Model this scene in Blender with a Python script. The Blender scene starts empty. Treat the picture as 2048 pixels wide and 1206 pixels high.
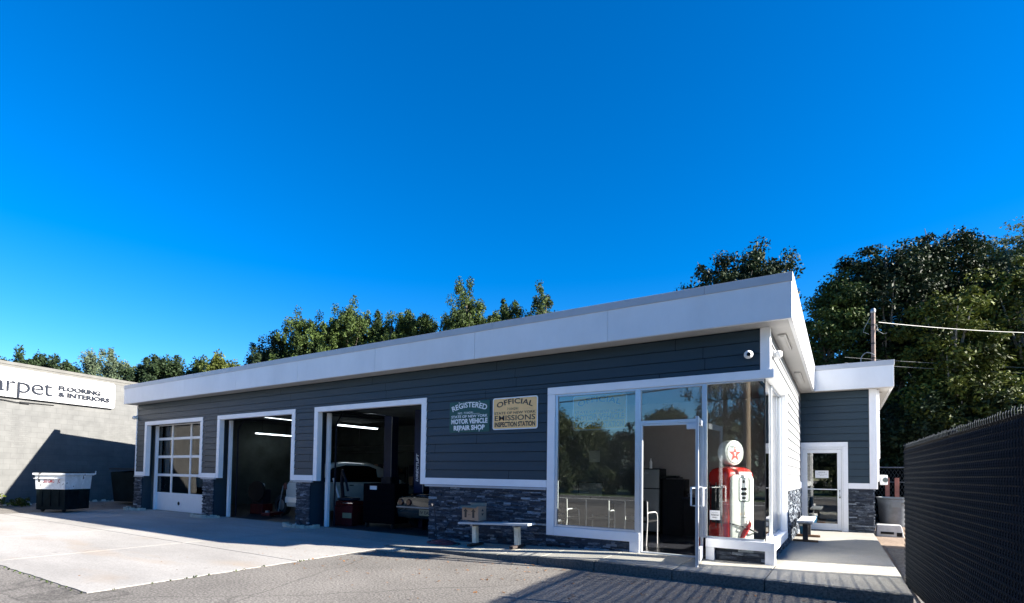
import bpy, bmesh, math, random
import numpy as np
from mathutils import Vector, Matrix, Euler
SC = bpy.context.scene
COL = SC.collection
R = math.radians
# ---------------------------------------------------------------- camera
cam_d = bpy.data.cameras.new('camera'); cam = bpy.data.objects.new('camera', cam_d); COL.objects.link(cam)
SC.camera = cam
CP = (0.856, -9.248, 1.5)
rot = Matrix.Rotation(R(32.933), 3, 'Z') @ Matrix.Rotation(R(90 + 2.05), 3, 'X') @ Matrix.Rotation(R(0.834), 3, 'Z')
cam.matrix_world = Matrix.Translation(CP) @ rot.to_4x4()
cam_d.sensor_fit = 'HORIZONTAL'; cam_d.sensor_width = 36.0
cam_d.lens = 36.0 * 1060.67 / 2048
cam_d.shift_x = (1024 - 994.9) / 2048
cam_d.shift_y = (909.94 - 603) / 2048
cam_d.clip_start = 0.05; cam_d.clip_end = 2000
# ---------------------------------------------------------------- world and sun
SUN_EL, SUN_AZ = 23.4, 14.8            # azimuth: degrees from +X towards +Y
w = bpy.data.worlds.new("World"); SC.world = w; w.use_nodes = True
nt = w.node_tree; nt.nodes.clear()
sky = nt.nodes.new('ShaderNodeTexSky'); sky.sky_type = 'NISHITA'; sky.sun_disc = False
sky.sun_elevation = R(SUN_EL); sky.sun_rotation = R(90 - SUN_AZ)
sky.air_density = 1.0; sky.dust_density = 0.1; sky.ozone_density = 5.0; sky.altitude = 0
hs = nt.nodes.new('ShaderNodeHueSaturation'); hs.inputs['Saturation'].default_value = 1.34; hs.inputs['Hue'].default_value = 0.507; hs.inputs['Value'].default_value = 1.1
bg = nt.nodes.new('ShaderNodeBackground'); bg.inputs['Strength'].default_value = 0.05
wo = nt.nodes.new('ShaderNodeOutputWorld')
nt.links.new(sky.outputs[0], hs.inputs['Color']); nt.links.new(hs.outputs[0], bg.inputs['Color']); nt.links.new(bg.outputs[0], wo.inputs[0])
sd = bpy.data.lights.new('sun', 'SUN'); sd.energy = 5.0; sd.angle = R(0.5); sd.color = (1.0, 0.93, 0.83)
so = bpy.data.objects.new('sun', sd); COL.objects.link(so)
dirv = Vector((math.cos(R(SUN_AZ)) * math.cos(R(SUN_EL)), math.sin(R(SUN_AZ)) * math.cos(R(SUN_EL)), math.sin(R(SUN_EL))))
so.rotation_euler = dirv.to_track_quat('Z', 'Y').to_euler(); so.location = dirv * 60
SC.view_settings.view_transform = 'Standard'; SC.view_settings.look = 'None'
SC.view_settings.exposure = 2.2; SC.view_settings.gamma = 1.0
SC.render.engine = 'CYCLES'
SC.cycles.max_bounces = 6; SC.cycles.transparent_max_bounces = 12; SC.cycles.use_denoising = True
# ---------------------------------------------------------------- materials
def newmat(name):
    m = bpy.data.materials.new(name); m.use_nodes = True
    return m, m.node_tree, m.node_tree.nodes['Principled BSDF']
def N(nt, t, **kw):
    n = nt.nodes.new(t)
    for k, v in kw.items(): setattr(n, k, v)
    return n
def mat(name, col, rough=0.6, metal=0.0, var=0.12, scale=6.0, bump=0.0, bscale=60.0, spec=0.5, coat=0.0, tint=None, stretch=None):
    """a painted or raw surface whose colour drifts with two octaves of noise"""
    m, nt, b = newmat(name); L = nt.links.new
    tc = N(nt, 'ShaderNodeTexCoord'); mp = N(nt, 'ShaderNodeMapping'); L(tc.outputs['Object'], mp.inputs[0])
    if stretch: mp.inputs['Scale'].default_value = stretch
    n1 = N(nt, 'ShaderNodeTexNoise'); n1.inputs['Scale'].default_value = scale; n1.inputs['Detail'].default_value = 6; n1.inputs['Roughness'].default_value = .65
    L(mp.outputs[0], n1.inputs['Vector'])
    rp = N(nt, 'ShaderNodeValToRGB')
    t = tint or col
    rp.color_ramp.elements[0].position = .3; rp.color_ramp.elements[1].position = .72
    rp.color_ramp.elements[0].color = tuple(c * (1 - var) for c in t) + (1,)
    rp.color_ramp.elements[1].color = tuple(min(1, c * (1 + var * .6)) for c in col) + (1,)
    L(n1.outputs[0], rp.inputs[0]); L(rp.outputs[0], b.inputs['Base Color'])
    b.inputs['Roughness'].default_value = rough; b.inputs['Metallic'].default_value = metal
    b.inputs['Specular IOR Level'].default_value = spec; b.inputs['Coat Weight'].default_value = coat
    if bump:
        n2 = N(nt, 'ShaderNodeTexNoise'); n2.inputs['Scale'].default_value = bscale; n2.inputs['Detail'].default_value = 5
        L(mp.outputs[0], n2.inputs['Vector'])
        bp = N(nt, 'ShaderNodeBump'); bp.inputs['Strength'].default_value = bump; bp.inputs['Distance'].default_value = .02
        L(n2.outputs[0], bp.inputs['Height']); L(bp.outputs[0], b.inputs['Normal'])
    return m
def glassmat(name, tint=(.75, .8, .8), refl=1.0, ior=1.6, thru=0.9):
    m = bpy.data.materials.new(name); m.use_nodes = True; nt = m.node_tree; nt.nodes.clear(); L = nt.links.new
    fr = N(nt, 'ShaderNodeFresnel'); fr.inputs[0].default_value = ior
    tr = N(nt, 'ShaderNodeBsdfTransparent'); tr.inputs[0].default_value = tuple(c * thru for c in tint) + (1,)
    gl = N(nt, 'ShaderNodeBsdfGlossy'); gl.inputs['Roughness'].default_value = .01; gl.inputs[0].default_value = (refl, refl, refl, 1)
    mx = N(nt, 'ShaderNodeMixShader'); o = N(nt, 'ShaderNodeOutputMaterial')
    L(fr.outputs[0], mx.inputs[0]); L(tr.outputs[0], mx.inputs[1]); L(gl.outputs[0], mx.inputs[2]); L(mx.outputs[0], o.inputs[0])
    return m
def emit(name, col, s):
    m, nt, b = newmat(name); b.inputs['Base Color'].default_value = col + (1,)
    b.inputs['Emission Color'].default_value = col + (1,); b.inputs['Emission Strength'].default_value = s
    return m
M = {}
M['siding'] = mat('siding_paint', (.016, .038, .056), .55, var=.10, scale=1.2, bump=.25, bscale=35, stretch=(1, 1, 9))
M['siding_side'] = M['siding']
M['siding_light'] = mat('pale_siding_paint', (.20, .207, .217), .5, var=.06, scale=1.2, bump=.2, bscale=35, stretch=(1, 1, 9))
M['trim'] = mat('white_trim_paint', (.88, .89, .91), .45, var=.05, scale=3, bump=.06, bscale=40)
M['fascia'] = mat('fascia_panel', (.72, .735, .75), .42, var=.09, scale=1.1, bump=.10, bscale=2.2, stretch=(1, 1, .5))
M['cap'] = mat('grey_cap_flashing', (.42, .44, .47), .4, var=.08, scale=3)
M['soffit'] = mat('soffit_panel', (.46, .455, .44), .6, var=.05)
M['backing'] = mat('wall_core', (.006, .008, .011), .9, spec=.1)
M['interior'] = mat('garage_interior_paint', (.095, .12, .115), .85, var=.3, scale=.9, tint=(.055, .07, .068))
M['lit_leg'] = mat('lit_chrome_legs', (.50, .50, .50), .3, var=.05)  # pale paint stands in for bright light on the chrome chair legs
M['office_wall'] = mat('office_wall_paint', (.27, .275, .29), .8, var=.05)
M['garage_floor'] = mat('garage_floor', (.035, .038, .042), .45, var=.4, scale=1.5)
M['office_floor'] = mat('office_tile_floor', (.03, .032, .04), .25, var=.2)
M['roof'] = mat('roof_membrane', (.45, .45, .45), .8, var=.2)
M['alu'] = mat('anodised_aluminium', (.62, .66, .72), .33, metal=.55, var=.04)
M['darkalu'] = mat('dark_gasket', (.02, .022, .025), .4)
M['black'] = mat('black_plastic', (.008, .009, .011), .5, var=.2, spec=.2)
M['blacksteel'] = mat('black_steel', (.012, .016, .028), .5, var=.2, spec=.2)
M['chrome'] = mat('chrome', (.75, .76, .78), .12, metal=1.0, var=.03)
M['steel'] = mat('galvanised_steel', (.26, .28, .30), .45, metal=.7, var=.25, scale=5)
M['white'] = mat('white_paint', (.82, .83, .84), .35, var=.04)
M['red'] = mat('red_enamel', (.38, .016, .012), .25, var=.12, coat=.4)
M['reddark'] = mat('red_machine_paint', (.11, .008, .010), .5, var=.3, spec=.2)
M['letter_black'] = mat('black_lettering', (.015, .015, .018), .5, var=.1)
M['letter_white'] = mat('white_lettering', (.85, .86, .86), .5, var=.03)
M['glass'] = glassmat('shop_window_glass', (.92, .96, .95), 1.0, 1.9, .99)
M['glass_clear'] = glassmat('clear_glass', (.98, .99, .985), 1.0, 1.5, .99)
M['carglass'] = glassmat('dark_car_glass', (.12, .13, .14), 1.0, 1.6, .6)
M['rubber'] = mat('tyre_rubber', (.018, .018, .019), .8, var=.2, bump=.1)
M['wood'] = mat('weathered_timber', (.24, .13, .07), .75, var=.45, scale=5, bump=.3, bscale=20, stretch=(1, 6, 1))
M['plank'] = mat('grey_bench_plank', (.50, .53, .55), .6, var=.2, scale=4, bump=.2, bscale=20)
M['rust'] = mat('rusty_pipe', (.20, .12, .09), .7, var=.5, scale=9, tint=(.18, .16, .15), bump=.2)
M['cardboard'] = mat('cardboard', (.36, .25, .17), .85, var=.12)
M['concrete_block'] = mat('concrete_block', (.55, .54, .52), .85, var=.2, bump=.5, bscale=60)
M['cable'] = mat('black_cable', (.03, .03, .035), .6)
M['palecable'] = mat('pale_service_cable', (.22, .23, .23), .5, var=.1)
M['hose'] = mat('dark_red_hose', (.16, .03, .035), .45, var=.2)
M['fence_slat'] = mat('dark_privacy_slat', (.0012, .002, .003), .8, var=.35, spec=.04, scale=9, stretch=(1, 8, 1))
M['fence_wire'] = mat('black_coated_wire', (.016, .025, .036), .7, var=.3, spec=.12)
M['galv_wire'] = mat('weathered_wire', (.05, .06, .06), .5, var=.2)
def speckle(name, base, dark, light, fine, var2, rough=.9, bump=.5, stain=None, cracks=False, streak=None):
    m, nt, b = newmat(name); L = nt.links.new
    tc = N(nt, 'ShaderNodeTexCoord')
    n1 = N(nt, 'ShaderNodeTexNoise'); n1.inputs['Scale'].default_value = fine; n1.inputs['Detail'].default_value = 4; n1.inputs['Roughness'].default_value = .75
    L(tc.outputs['Object'], n1.inputs['Vector'])
    r1 = N(nt, 'ShaderNodeValToRGB'); e = r1.color_ramp.elements
    e[0].position = .36; e[0].color = dark + (1,); e[1].position = .66; e[1].color = light + (1,)
    k = r1.color_ramp.elements.new(.5); k.color = base + (1,)
    L(n1.outputs[0], r1.inputs[0])
    n2 = N(nt, 'ShaderNodeTexNoise'); n2.inputs['Scale'].default_value = .55; n2.inputs['Detail'].default_value = 7; n2.inputs['Roughness'].default_value = .6
    mp = N(nt, 'ShaderNodeMapping'); L(tc.outputs['Object'], mp.inputs[0]); L(mp.outputs[0], n2.inputs['Vector'])
    if streak: mp.inputs['Scale'].default_value = streak
    r2 = N(nt, 'ShaderNodeValToRGB'); r2.color_ramp.elements[0].position = .32; r2.color_ramp.elements[1].position = .7
    r2.color_ramp.elements[0].color = (1 - var2,) * 3 + (1,); r2.color_ramp.elements[1].color = (1, 1, 1, 1)
    L(n2.outputs[0], r2.inputs[0])
    mx = N(nt, 'ShaderNodeMix', data_type='RGBA', blend_type='MULTIPLY'); mx.inputs[0].default_value = 1
    L(r1.outputs[0], mx.inputs[6]); L(r2.outputs[0], mx.inputs[7]); out = mx.outputs[2]
    if stain:
        n3 = N(nt, 'ShaderNodeTexNoise'); n3.inputs['Scale'].default_value = 1.3; n3.inputs['Detail'].default_value = 5
        L(mp.outputs[0], n3.inputs['Vector'])
        r3 = N(nt, 'ShaderNodeValToRGB'); r3.color_ramp.elements[0].position = .56; r3.color_ramp.elements[1].position = .74
        r3.color_ramp.elements[0].color = (0, 0, 0, 1); r3.color_ramp.elements[1].color = (.55, .55, .55, 1); L(n3.outputs[0], r3.inputs[0])
        m2 = N(nt, 'ShaderNodeMix', data_type='RGBA'); L(r3.outputs[0], m2.inputs[0]); L(out, m2.inputs[6]); m2.inputs[7].default_value = stain + (1,)
        out = m2.outputs[2]
    if stain:      # scattered oil drips
        n5 = N(nt, 'ShaderNodeTexNoise'); n5.inputs['Scale'].default_value = 2.6; n5.inputs['Detail'].default_value = 8; n5.inputs['Roughness'].default_value = .7; n5.inputs['Distortion'].default_value = .6
        L(tc.outputs['Object'], n5.inputs['Vector']); r5 = N(nt, 'ShaderNodeValToRGB'); r5.color_ramp.elements[0].position = .63; r5.color_ramp.elements[1].position = .74
        r5.color_ramp.elements[0].color = (1, 1, 1, 1); r5.color_ramp.elements[1].color = (.55, .53, .52, 1); L(n5.outputs[0], r5.inputs[0])
        m5 = N(nt, 'ShaderNodeMix', data_type='RGBA', blend_type='MULTIPLY'); m5.inputs[0].default_value = 1; L(out, m5.inputs[6]); L(r5.outputs[0], m5.inputs[7]); out = m5.outputs[2]
    if cracks:
        nd = N(nt, 'ShaderNodeTexNoise'); nd.inputs['Scale'].default_value = 1.1; nd.inputs['Detail'].default_value = 5
        L(tc.outputs['Object'], nd.inputs['Vector'])
        ad = N(nt, 'ShaderNodeMix', data_type='VECTOR'); ad.inputs[0].default_value = .35
        L(tc.outputs['Object'], ad.inputs[4]); L(nd.outputs['Color'], ad.inputs[5])
        v = N(nt, 'ShaderNodeTexVoronoi', feature='DISTANCE_TO_EDGE'); v.inputs['Scale'].default_value = .42; L(ad.outputs[1], v.inputs['Vector'])
        r4 = N(nt, 'ShaderNodeValToRGB'); r4.color_ramp.elements[0].position = 0; r4.color_ramp.elements[1].position = .006
        r4.color_ramp.elements[0].color = (.6, .6, .6, 1); r4.color_ramp.elements[1].color = (1, 1, 1, 1); L(v.outputs[0], r4.inputs[0])
        m3 = N(nt, 'ShaderNodeMix', data_type='RGBA', blend_type='MULTIPLY'); m3.inputs[0].default_value = 1; L(out, m3.inputs[6]); L(r4.outputs[0], m3.inputs[7])
        out = m3.outputs[2]
    L(out, b.inputs['Base Color']); b.inputs['Roughness'].default_value = rough; b.inputs['Specular IOR Level'].default_value = .3
    bp = N(nt, 'ShaderNodeBump'); bp.inputs['Strength'].default_value = bump; bp.inputs['Distance'].default_value = .01
    L(n1.outputs[0], bp.inputs['Height']); L(bp.outputs[0], b.inputs['Normal'])
    return m
M['asphalt'] = speckle('old_asphalt', (.185, .172, .155), (.075, .07, .064), (.33, .31, .28), 34, .35, cracks=True, bump=.7)
M['concrete'] = speckle('pale_concrete', (.38, .365, .34), (.31, .295, .275), (.43, .415, .39), 38, .36, bump=.3, stain=(.31, .25, .19), streak=(.35, 1, 1))
M['sidewalk'] = speckle('sidewalk_concrete', (.36, .345, .30), (.28, .27, .235), (.43, .41, .365), 55, .25, bump=.4)
M['kerb'] = speckle('kerb_concrete', (.17, .17, .155), (.09, .09, .085), (.25, .25, .23), 30, .45, bump=.6)
M['dirt'] = speckle('dirt', (.30, .22, .16), (.16, .12, .09), (.42, .34, .27), 30, .4, bump=.8)
M['grass'] = speckle('grass', (.05, .09, .025), (.02, .04, .012), (.10, .14, .05), 20, .4, bump=1.0)
M['road'] = speckle('road', (.12, .12, .12), (.07, .07, .07), (.18, .18, .18), 24, .3, bump=.4)
# stacked stone veneer: every stone its own tone through a vertex attribute, veined by noise
def stonemat():
    m, nt, b = newmat('stacked_ledge_stone'); L = nt.links.new
    at = N(nt, 'ShaderNodeAttribute'); at.attribute_name = 'tone'
    tc = N(nt, 'ShaderNodeTexCoord'); mp = N(nt, 'ShaderNodeMapping'); mp.inputs['Scale'].default_value = (1, 1, 4.0); L(tc.outputs['Object'], mp.inputs[0])
    n = N(nt, 'ShaderNodeTexNoise'); n.inputs['Scale'].default_value = 8; n.inputs['Detail'].default_value = 8; n.inputs['Roughness'].default_value = .7; n.inputs['Distortion'].default_value = 1.2
    L(mp.outputs[0], n.inputs['Vector'])
    ad = N(nt, 'ShaderNodeMath', operation='ADD'); L(at.outputs['Fac'], ad.inputs[0]); L(n.outputs[0], ad.inputs[1])
    hf = N(nt, 'ShaderNodeMath', operation='MULTIPLY'); hf.inputs[1].default_value = .5; L(ad.outputs[0], hf.inputs[0])
    r = N(nt, 'ShaderNodeValToRGB'); e = r.color_ramp.elements
    e[0].position = .34; e[0].color = (.012, .016, .026, 1); e[1].position = .68; e[1].color = (.36, .41, .46, 1)
    k = e.new(.52); k.color = (.045, .06, .085, 1)
    L(hf.outputs[0], r.inputs[0]); L(r.outputs[0], b.inputs['Base Color']); b.inputs['Roughness'].default_value = .8
    bp = N(nt, 'ShaderNodeBump'); bp.inputs['Strength'].default_value = .9; bp.inputs['Distance'].default_value = .03; L(n.outputs[0], bp.inputs['Height']); L(bp.outputs[0], b.inputs['Normal'])
    return m
M['stone'] = stonemat()
def blockmat():
    """painted concrete block and patches of common brick: courses in the wall's own plane (local x along wall, z up)"""
    m, nt, b = newmat('painted_block_wall'); L = nt.links.new
    tc = N(nt, 'ShaderNodeTexCoord'); sx = N(nt, 'ShaderNodeSeparateXYZ'); L(tc.outputs['Object'], sx.inputs[0])
    cb = N(nt, 'ShaderNodeCombineXYZ'); L(sx.outputs['X'], cb.inputs[0]); L(sx.outputs['Z'], cb.inputs[1])
    def brick(wd, h, mort):
        k = N(nt, 'ShaderNodeTexBrick'); k.inputs['Scale'].default_value = 1; k.inputs['Brick Width'].default_value = wd; k.inputs['Row Height'].default_value = h
        k.inputs['Mortar Size'].default_value = mort; k.inputs['Mortar Smooth'].default_value = .4
        k.inputs['Color1'].default_value = (1, 1, 1, 1); k.inputs['Color2'].default_value = (.9, .9, .9, 1); k.inputs['Mortar'].default_value = (.80, .80, .80, 1)
        L(cb.outputs[0], k.inputs['Vector']); return k
    b1 = brick(.40, .20, .010); b2 = brick(.22, .075, .007)
    ns = N(nt, 'ShaderNodeTexNoise'); ns.inputs['Scale'].default_value = .55; ns.inputs['Detail'].default_value = 1; L(cb.outputs[0], ns.inputs['Vector'])
    st = N(nt, 'ShaderNodeValToRGB'); st.color_ramp.interpolation = 'CONSTANT'; st.color_ramp.elements[1].position = .56; L(ns.outputs[0], st.inputs[0])
    mx = N(nt, 'ShaderNodeMix', data_type='RGBA'); L(st.outputs[0], mx.inputs[0]); L(b1.outputs[0], mx.inputs[6]); L(b2.outputs[0], mx.inputs[7])
    n2 = N(nt, 'ShaderNodeTexNoise'); n2.inputs['Scale'].default_value = 2.2; n2.inputs['Detail'].default_value = 8; L(tc.outputs['Object'], n2.inputs['Vector'])
    r2 = N(nt, 'ShaderNodeValToRGB'); r2.color_ramp.elements[0].color = (.084, .086, .085, 1); r2.color_ramp.elements[1].color = (.118, .120, .118, 1)
    r2.color_ramp.elements[0].position = .3; r2.color_ramp.elements[1].position = .7; L(n2.outputs[0], r2.inputs[0])
    m2 = N(nt, 'ShaderNodeMix', data_type='RGBA', blend_type='MULTIPLY'); m2.inputs[0].default_value = 1
    L(r2.outputs[0], m2.inputs[6]); L(mx.outputs[2], m2.inputs[7]); L(m2.outputs[2], b.inputs['Base Color'])
    b.inputs['Roughness'].default_value = .8
    bp = N(nt, 'ShaderNodeBump'); bp.inputs['Strength'].default_value = .8; bp.inputs['Distance'].default_value = .012; L(mx.outputs[2], bp.inputs['Height']); L(bp.outputs[0], b.inputs['Normal'])
    return m
M['block'] = blockmat()
def leafmat(name, a, c, trans=.25):
    m, nt, b = newmat(name); L = nt.links.new
    at = N(nt, 'ShaderNodeAttribute'); at.attribute_name = 'tone'
    r = N(nt, 'ShaderNodeValToRGB'); r.color_ramp.elements[0].color = a + (1,); r.color_ramp.elements[1].color = c + (1,); L(at.outputs['Fac'], r.inputs[0])
    L(r.outputs[0], b.inputs['Base Color']); b.inputs['Roughness'].default_value = .6; b.inputs['Specular IOR Level'].default_value = .15
    tl = N(nt, 'ShaderNodeBsdfTranslucent'); L(r.outputs[0], tl.inputs[0])
    mx = N(nt, 'ShaderNodeMixShader'); mx.inputs[0].default_value = trans; o = nt.nodes['Material Output']
    L(b.outputs[0], mx.inputs[1]); L(tl.outputs[0], mx.inputs[2]); L(mx.outputs[0], o.inputs[0])
    return m
M['leaf_green'] = leafmat('green_foliage', (.008, .019, .008), (.075, .112, .026), .10)  # near-black low end puts the shade inside the crown into the colour
M['leaf_dark'] = leafmat('dark_foliage', (.006, .014, .008), (.030, .050, .018), .06)
M['leaf_yellow'] = leafmat('yellow_green_foliage', (.006, .013, .006), (.115, .14, .024), .10)  # low end painted as crown shade, high end as lit clumps
M['leaf_pale'] = leafmat('grey_green_foliage', (.05, .075, .05), (.14, .18, .10))
M['leaf_reflect'] = leafmat('street_tree_foliage', (.012, .022, .014), (.06, .075, .03), .1)
M['bark'] = mat('bark', (.13, .11, .09), .9, var=.4, scale=8, bump=.5, bscale=20)
M['twig'] = mat('pale_twig', (.22, .20, .17), .9, var=.3)
# ---------------------------------------------------------------- mesh helpers
class MB:
    def __init__(s): s.v = []; s.f = []; s.m = []; s.t = []; s.tone = None
    def add(s, vs, fs, mi=0, tone=None):
        o = len(s.v); s.v += [tuple(v) for v in vs]; s.f += [tuple(i + o for i in f) for f in fs]; s.m += [mi] * len(fs)
        s.t += [0.5 if tone is None else tone] * len(vs)
        return s
    def box(s, x0, x1, y0, y1, z0, z1, mi=0, tone=None):
        if x0 > x1: x0, x1 = x1, x0
        if y0 > y1: y0, y1 = y1, y0
        if z0 > z1: z0, z1 = z1, z0
        vs = [(x0, y0, z0), (x1, y0, z0), (x1, y1, z0), (x0, y1, z0), (x0, y0, z1), (x1, y0, z1), (x1, y1, z1), (x0, y1, z1)]
        return s.add(vs, [(0, 3, 2, 1), (4, 5, 6, 7), (0, 1, 5, 4), (1, 2, 6, 5), (2, 3, 7, 6), (3, 0, 4, 7)], mi, tone)
    def tube(s, pts, r, n=8, mi=0, cap=True):
        pts = [Vector(p) for p in pts]; k = len(pts); rs = r if isinstance(r, (list, tuple)) else [r] * k
        vs = []; up = None
        for i, p in enumerate(pts):
            d = (pts[min(i + 1, k - 1)] - pts[max(i - 1, 0)])
            if d.length < 1e-9: d = Vector((0, 0, 1))
            d.normalize()
            a = up if up is not None and abs(up.dot(d)) < .95 else (Vector((0, 0, 1)) if abs(d.z) < .9 else Vector((1, 0, 0)))
            x = a.cross(d); x.normalize(); y = d.cross(x); up = y.copy() if False else a
            for j in range(n):
                t = 2 * math.pi * j / n; vs.append(p + (x * math.cos(t) + y * math.sin(t)) * rs[i])
        fs = [(i * n + j, i * n + (j + 1) % n, (i + 1) * n + (j + 1) % n, (i + 1) * n + j) for i in range(k - 1) for j in range(n)]
        if cap: fs += [tuple(range(n))[::-1], tuple((k - 1) * n + j for j in range(n))]
        return s.add(vs, fs, mi)
    def cyl(s, c, r, h, n=24, axis='z', r2=None, mi=0):
        c = Vector(c); d = {'x': Vector((1, 0, 0)), 'y': Vector((0, 1, 0)), 'z': Vector((0, 0, 1))}[axis]
        return s.tube([c, c + d * h], [r, r if r2 is None else r2], n, mi)
    def lathe(s, prof, c=(0, 0, 0), n=28, mi=0, axis='z'):
        vs = []
        for r, z in prof:
            for j in range(n):
                t = 2 * math.pi * j / n; a, b = r * math.cos(t), r * math.sin(t)
                p = (a, b, z) if axis == 'z' else ((a, z, b) if axis == 'y' else (z, a, b))
                vs.append((p[0] + c[0], p[1] + c[1], p[2] + c[2]))
        k = len(prof); fs = [(i * n + j, i * n + (j + 1) % n, (i + 1) * n + (j + 1) % n, (i + 1) * n + j) for i in range(k - 1) for j in range(n)]
        return s.add(vs, fs, mi)
    def prism(s, poly, z0, z1, mi=0):
        n = len(poly); vs = [(x, y, z0) for x, y in poly] + [(x, y, z1) for x, y in poly]
        return s.add(vs, [tuple(range(n))[::-1], tuple(range(n, 2 * n))] + [(i, (i + 1) % n, (i + 1) % n + n, i + n) for i in range(n)], mi)
    def loft(s, rings, mi=0, cap=True):
        n = len(rings[0]); vs = [p for r_ in rings for p in r_]
        fs = [(i * n + j, i * n + (j + 1) % n, (i + 1) * n + (j + 1) % n, (i + 1) * n + j) for i in range(len(rings) - 1) for j in range(n)]
        if cap: fs += [tuple(range(n))[::-1], tuple((len(rings) - 1) * n + j for j in range(n))]
        return s.add(vs, fs, mi)
    def build(s, name, m, parent=None, bevel=0.0, smooth=False, loc=None, seg=2):
        me = bpy.data.meshes.new(name); me.from_pydata(s.v, [], s.f); me.update()
        for mm in (m if isinstance(m, (list, tuple)) else [m]): me.materials.append(mm)
        if isinstance(m, (list, tuple)): me.polygons.foreach_set('material_index', s.m)
        if any(t != .5 for t in s.t):
            a = me.attributes.new('tone', 'FLOAT', 'POINT'); a.data.foreach_set('value', s.t)
        bm = bmesh.new(); bm.from_mesh(me)
        bmesh.ops.recalc_face_normals(bm, faces=bm.faces)
        if bevel:
            es = [e for e in bm.edges if len(e.link_faces) == 2 and e.calc_face_angle(0) > .5]
            bmesh.ops.bevel(bm, geom=es, offset=bevel, segments=seg, affect='EDGES', clamp_overlap=True, profile=.6)
        bm.to_mesh(me); bm.free()
        if smooth:
            me.polygons.foreach_set('use_smooth', [True] * len(me.polygons))
            try: me.set_sharp_from_angle(angle=R(38))
            except Exception: pass
        o = bpy.data.objects.new(name, me); COL.objects.link(o)
        if parent: o.parent = parent
        if loc: o.location = loc
        return o
def thing(name, label, cat, loc=(0, 0, 0), rz=0, group=None):
    o = bpy.data.objects.new(name, None); COL.objects.link(o); o.location = loc; o.rotation_euler = (0, 0, rz)
    o.empty_display_size = .2; o['label'] = label; o['category'] = cat
    if group: o['group'] = group
    return o
def tag(o, label, cat, group=None):
    o['label'] = label; o['category'] = cat
    if group: o['group'] = group
    return o
def struct(o, kind='structure'): o['kind'] = kind; return o
def copy_tree(o, parent=None):
    c = o.copy(); COL.objects.link(c)
    if parent: c.parent = parent
    for ch in list(o.children): copy_tree(ch, c)
    return c
def clone(o, loc, rz, label, group=None):
    c = copy_tree(o); c.location = loc; c.rotation_euler = (0, 0, rz); c['label'] = label
    if group: c['group'] = group
    return c
def text_geo(s, size, bold=0.0, sx=1.0):
    cu = bpy.data.curves.new('t', 'FONT'); cu.body = s; cu.size = size; cu.offset = bold; cu.resolution_u = 3
    o = bpy.data.objects.new('t', cu); COL.objects.link(o); bpy.context.view_layer.update()
    me = o.to_mesh(); vs = [(v.co.x * sx, v.co.y) for v in me.vertices]; fs = [tuple(p.vertices) for p in me.polygons]
    o.to_mesh_clear(); bpy.data.objects.remove(o); bpy.data.curves.remove(cu)
    return vs, fs
def put_text(mb, s, cx, base, width, height, bold=0.0, arc=None, thick=.002, y=0.0, italic=0.0, mi=0, ends=None):
    """lettering in the x-z plane facing -y, fitted to width x cap height; arc = rise of the middle above the ends"""
    vs, fs = text_geo(s, 1.0, bold)
    xs = [v[0] for v in vs]; zs = [v[1] for v in text_geo('H', 1.0, bold)[0]]
    x0, x1 = min(xs), max(xs); h0, h1 = min(zs), max(zs)
    out = []
    for a, b in vs:
        u = (a - x0) / (x1 - x0) - .5; zz = (b - h0) / (h1 - h0) * height; X = u * width + italic * zz
        if arc:
            Rr = (width * width / 4 + arc * arc) / (2 * arc); th = X / Rr
            out.append((cx + (Rr + zz) * math.sin(th), base + (Rr + zz) * math.cos(th) - Rr + arc))
        else: out.append((cx + X, base + zz))
    n = len(out); V = [(a, y, b) for a, b in out] + [(a, y - thick, b) for a, b in out]
    F = [tuple(f) for f in fs] + [tuple(i + n for i in f[::-1]) for f in fs]
    # side walls from boundary edges
    cnt = {}
    for f in fs:
        for i in range(len(f)):
            e = (f[i], f[(i + 1) % len(f)]); k = tuple(sorted(e)); cnt.setdefault(k, []).append(e)
    nf = len(F)
    mb.add(V, F, mi)
    S = [(e[0][0], e[0][1], e[0][1] + n, e[0][0] + n) for e in cnt.values() if len(e) == 1]
    o = len(mb.v) - len(V); mb.f += [tuple(i + o for i in f) for f in S]; mb.m += [mi if thick < .02 else 1] * len(S)
    return mb
def catenary(a, b, sag, n=16):
    a, b = Vector(a), Vector(b)
    return [a.lerp(b, i / n) - Vector((0, 0, sag * 4 * (i / n) * (1 - i / n))) for i in range(n + 1)]

def smooth_pts(p, k=6):
    """Catmull-Rom through the points"""
    p = [Vector(q) for q in p]; q = [p[0]] + p + [p[-1]]; out = []
    for i in range(1, len(q) - 2):
        for j in range(k):
            t = j / k; a, b, c, d = q[i - 1], q[i], q[i + 1], q[i + 2]
            out.append(.5 * ((2 * b) + (c - a) * t + (2 * a - 5 * b + 4 * c - d) * t * t + (3 * b - a - 3 * c + d) * t ** 3))
    return out + [p[-1]]
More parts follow.
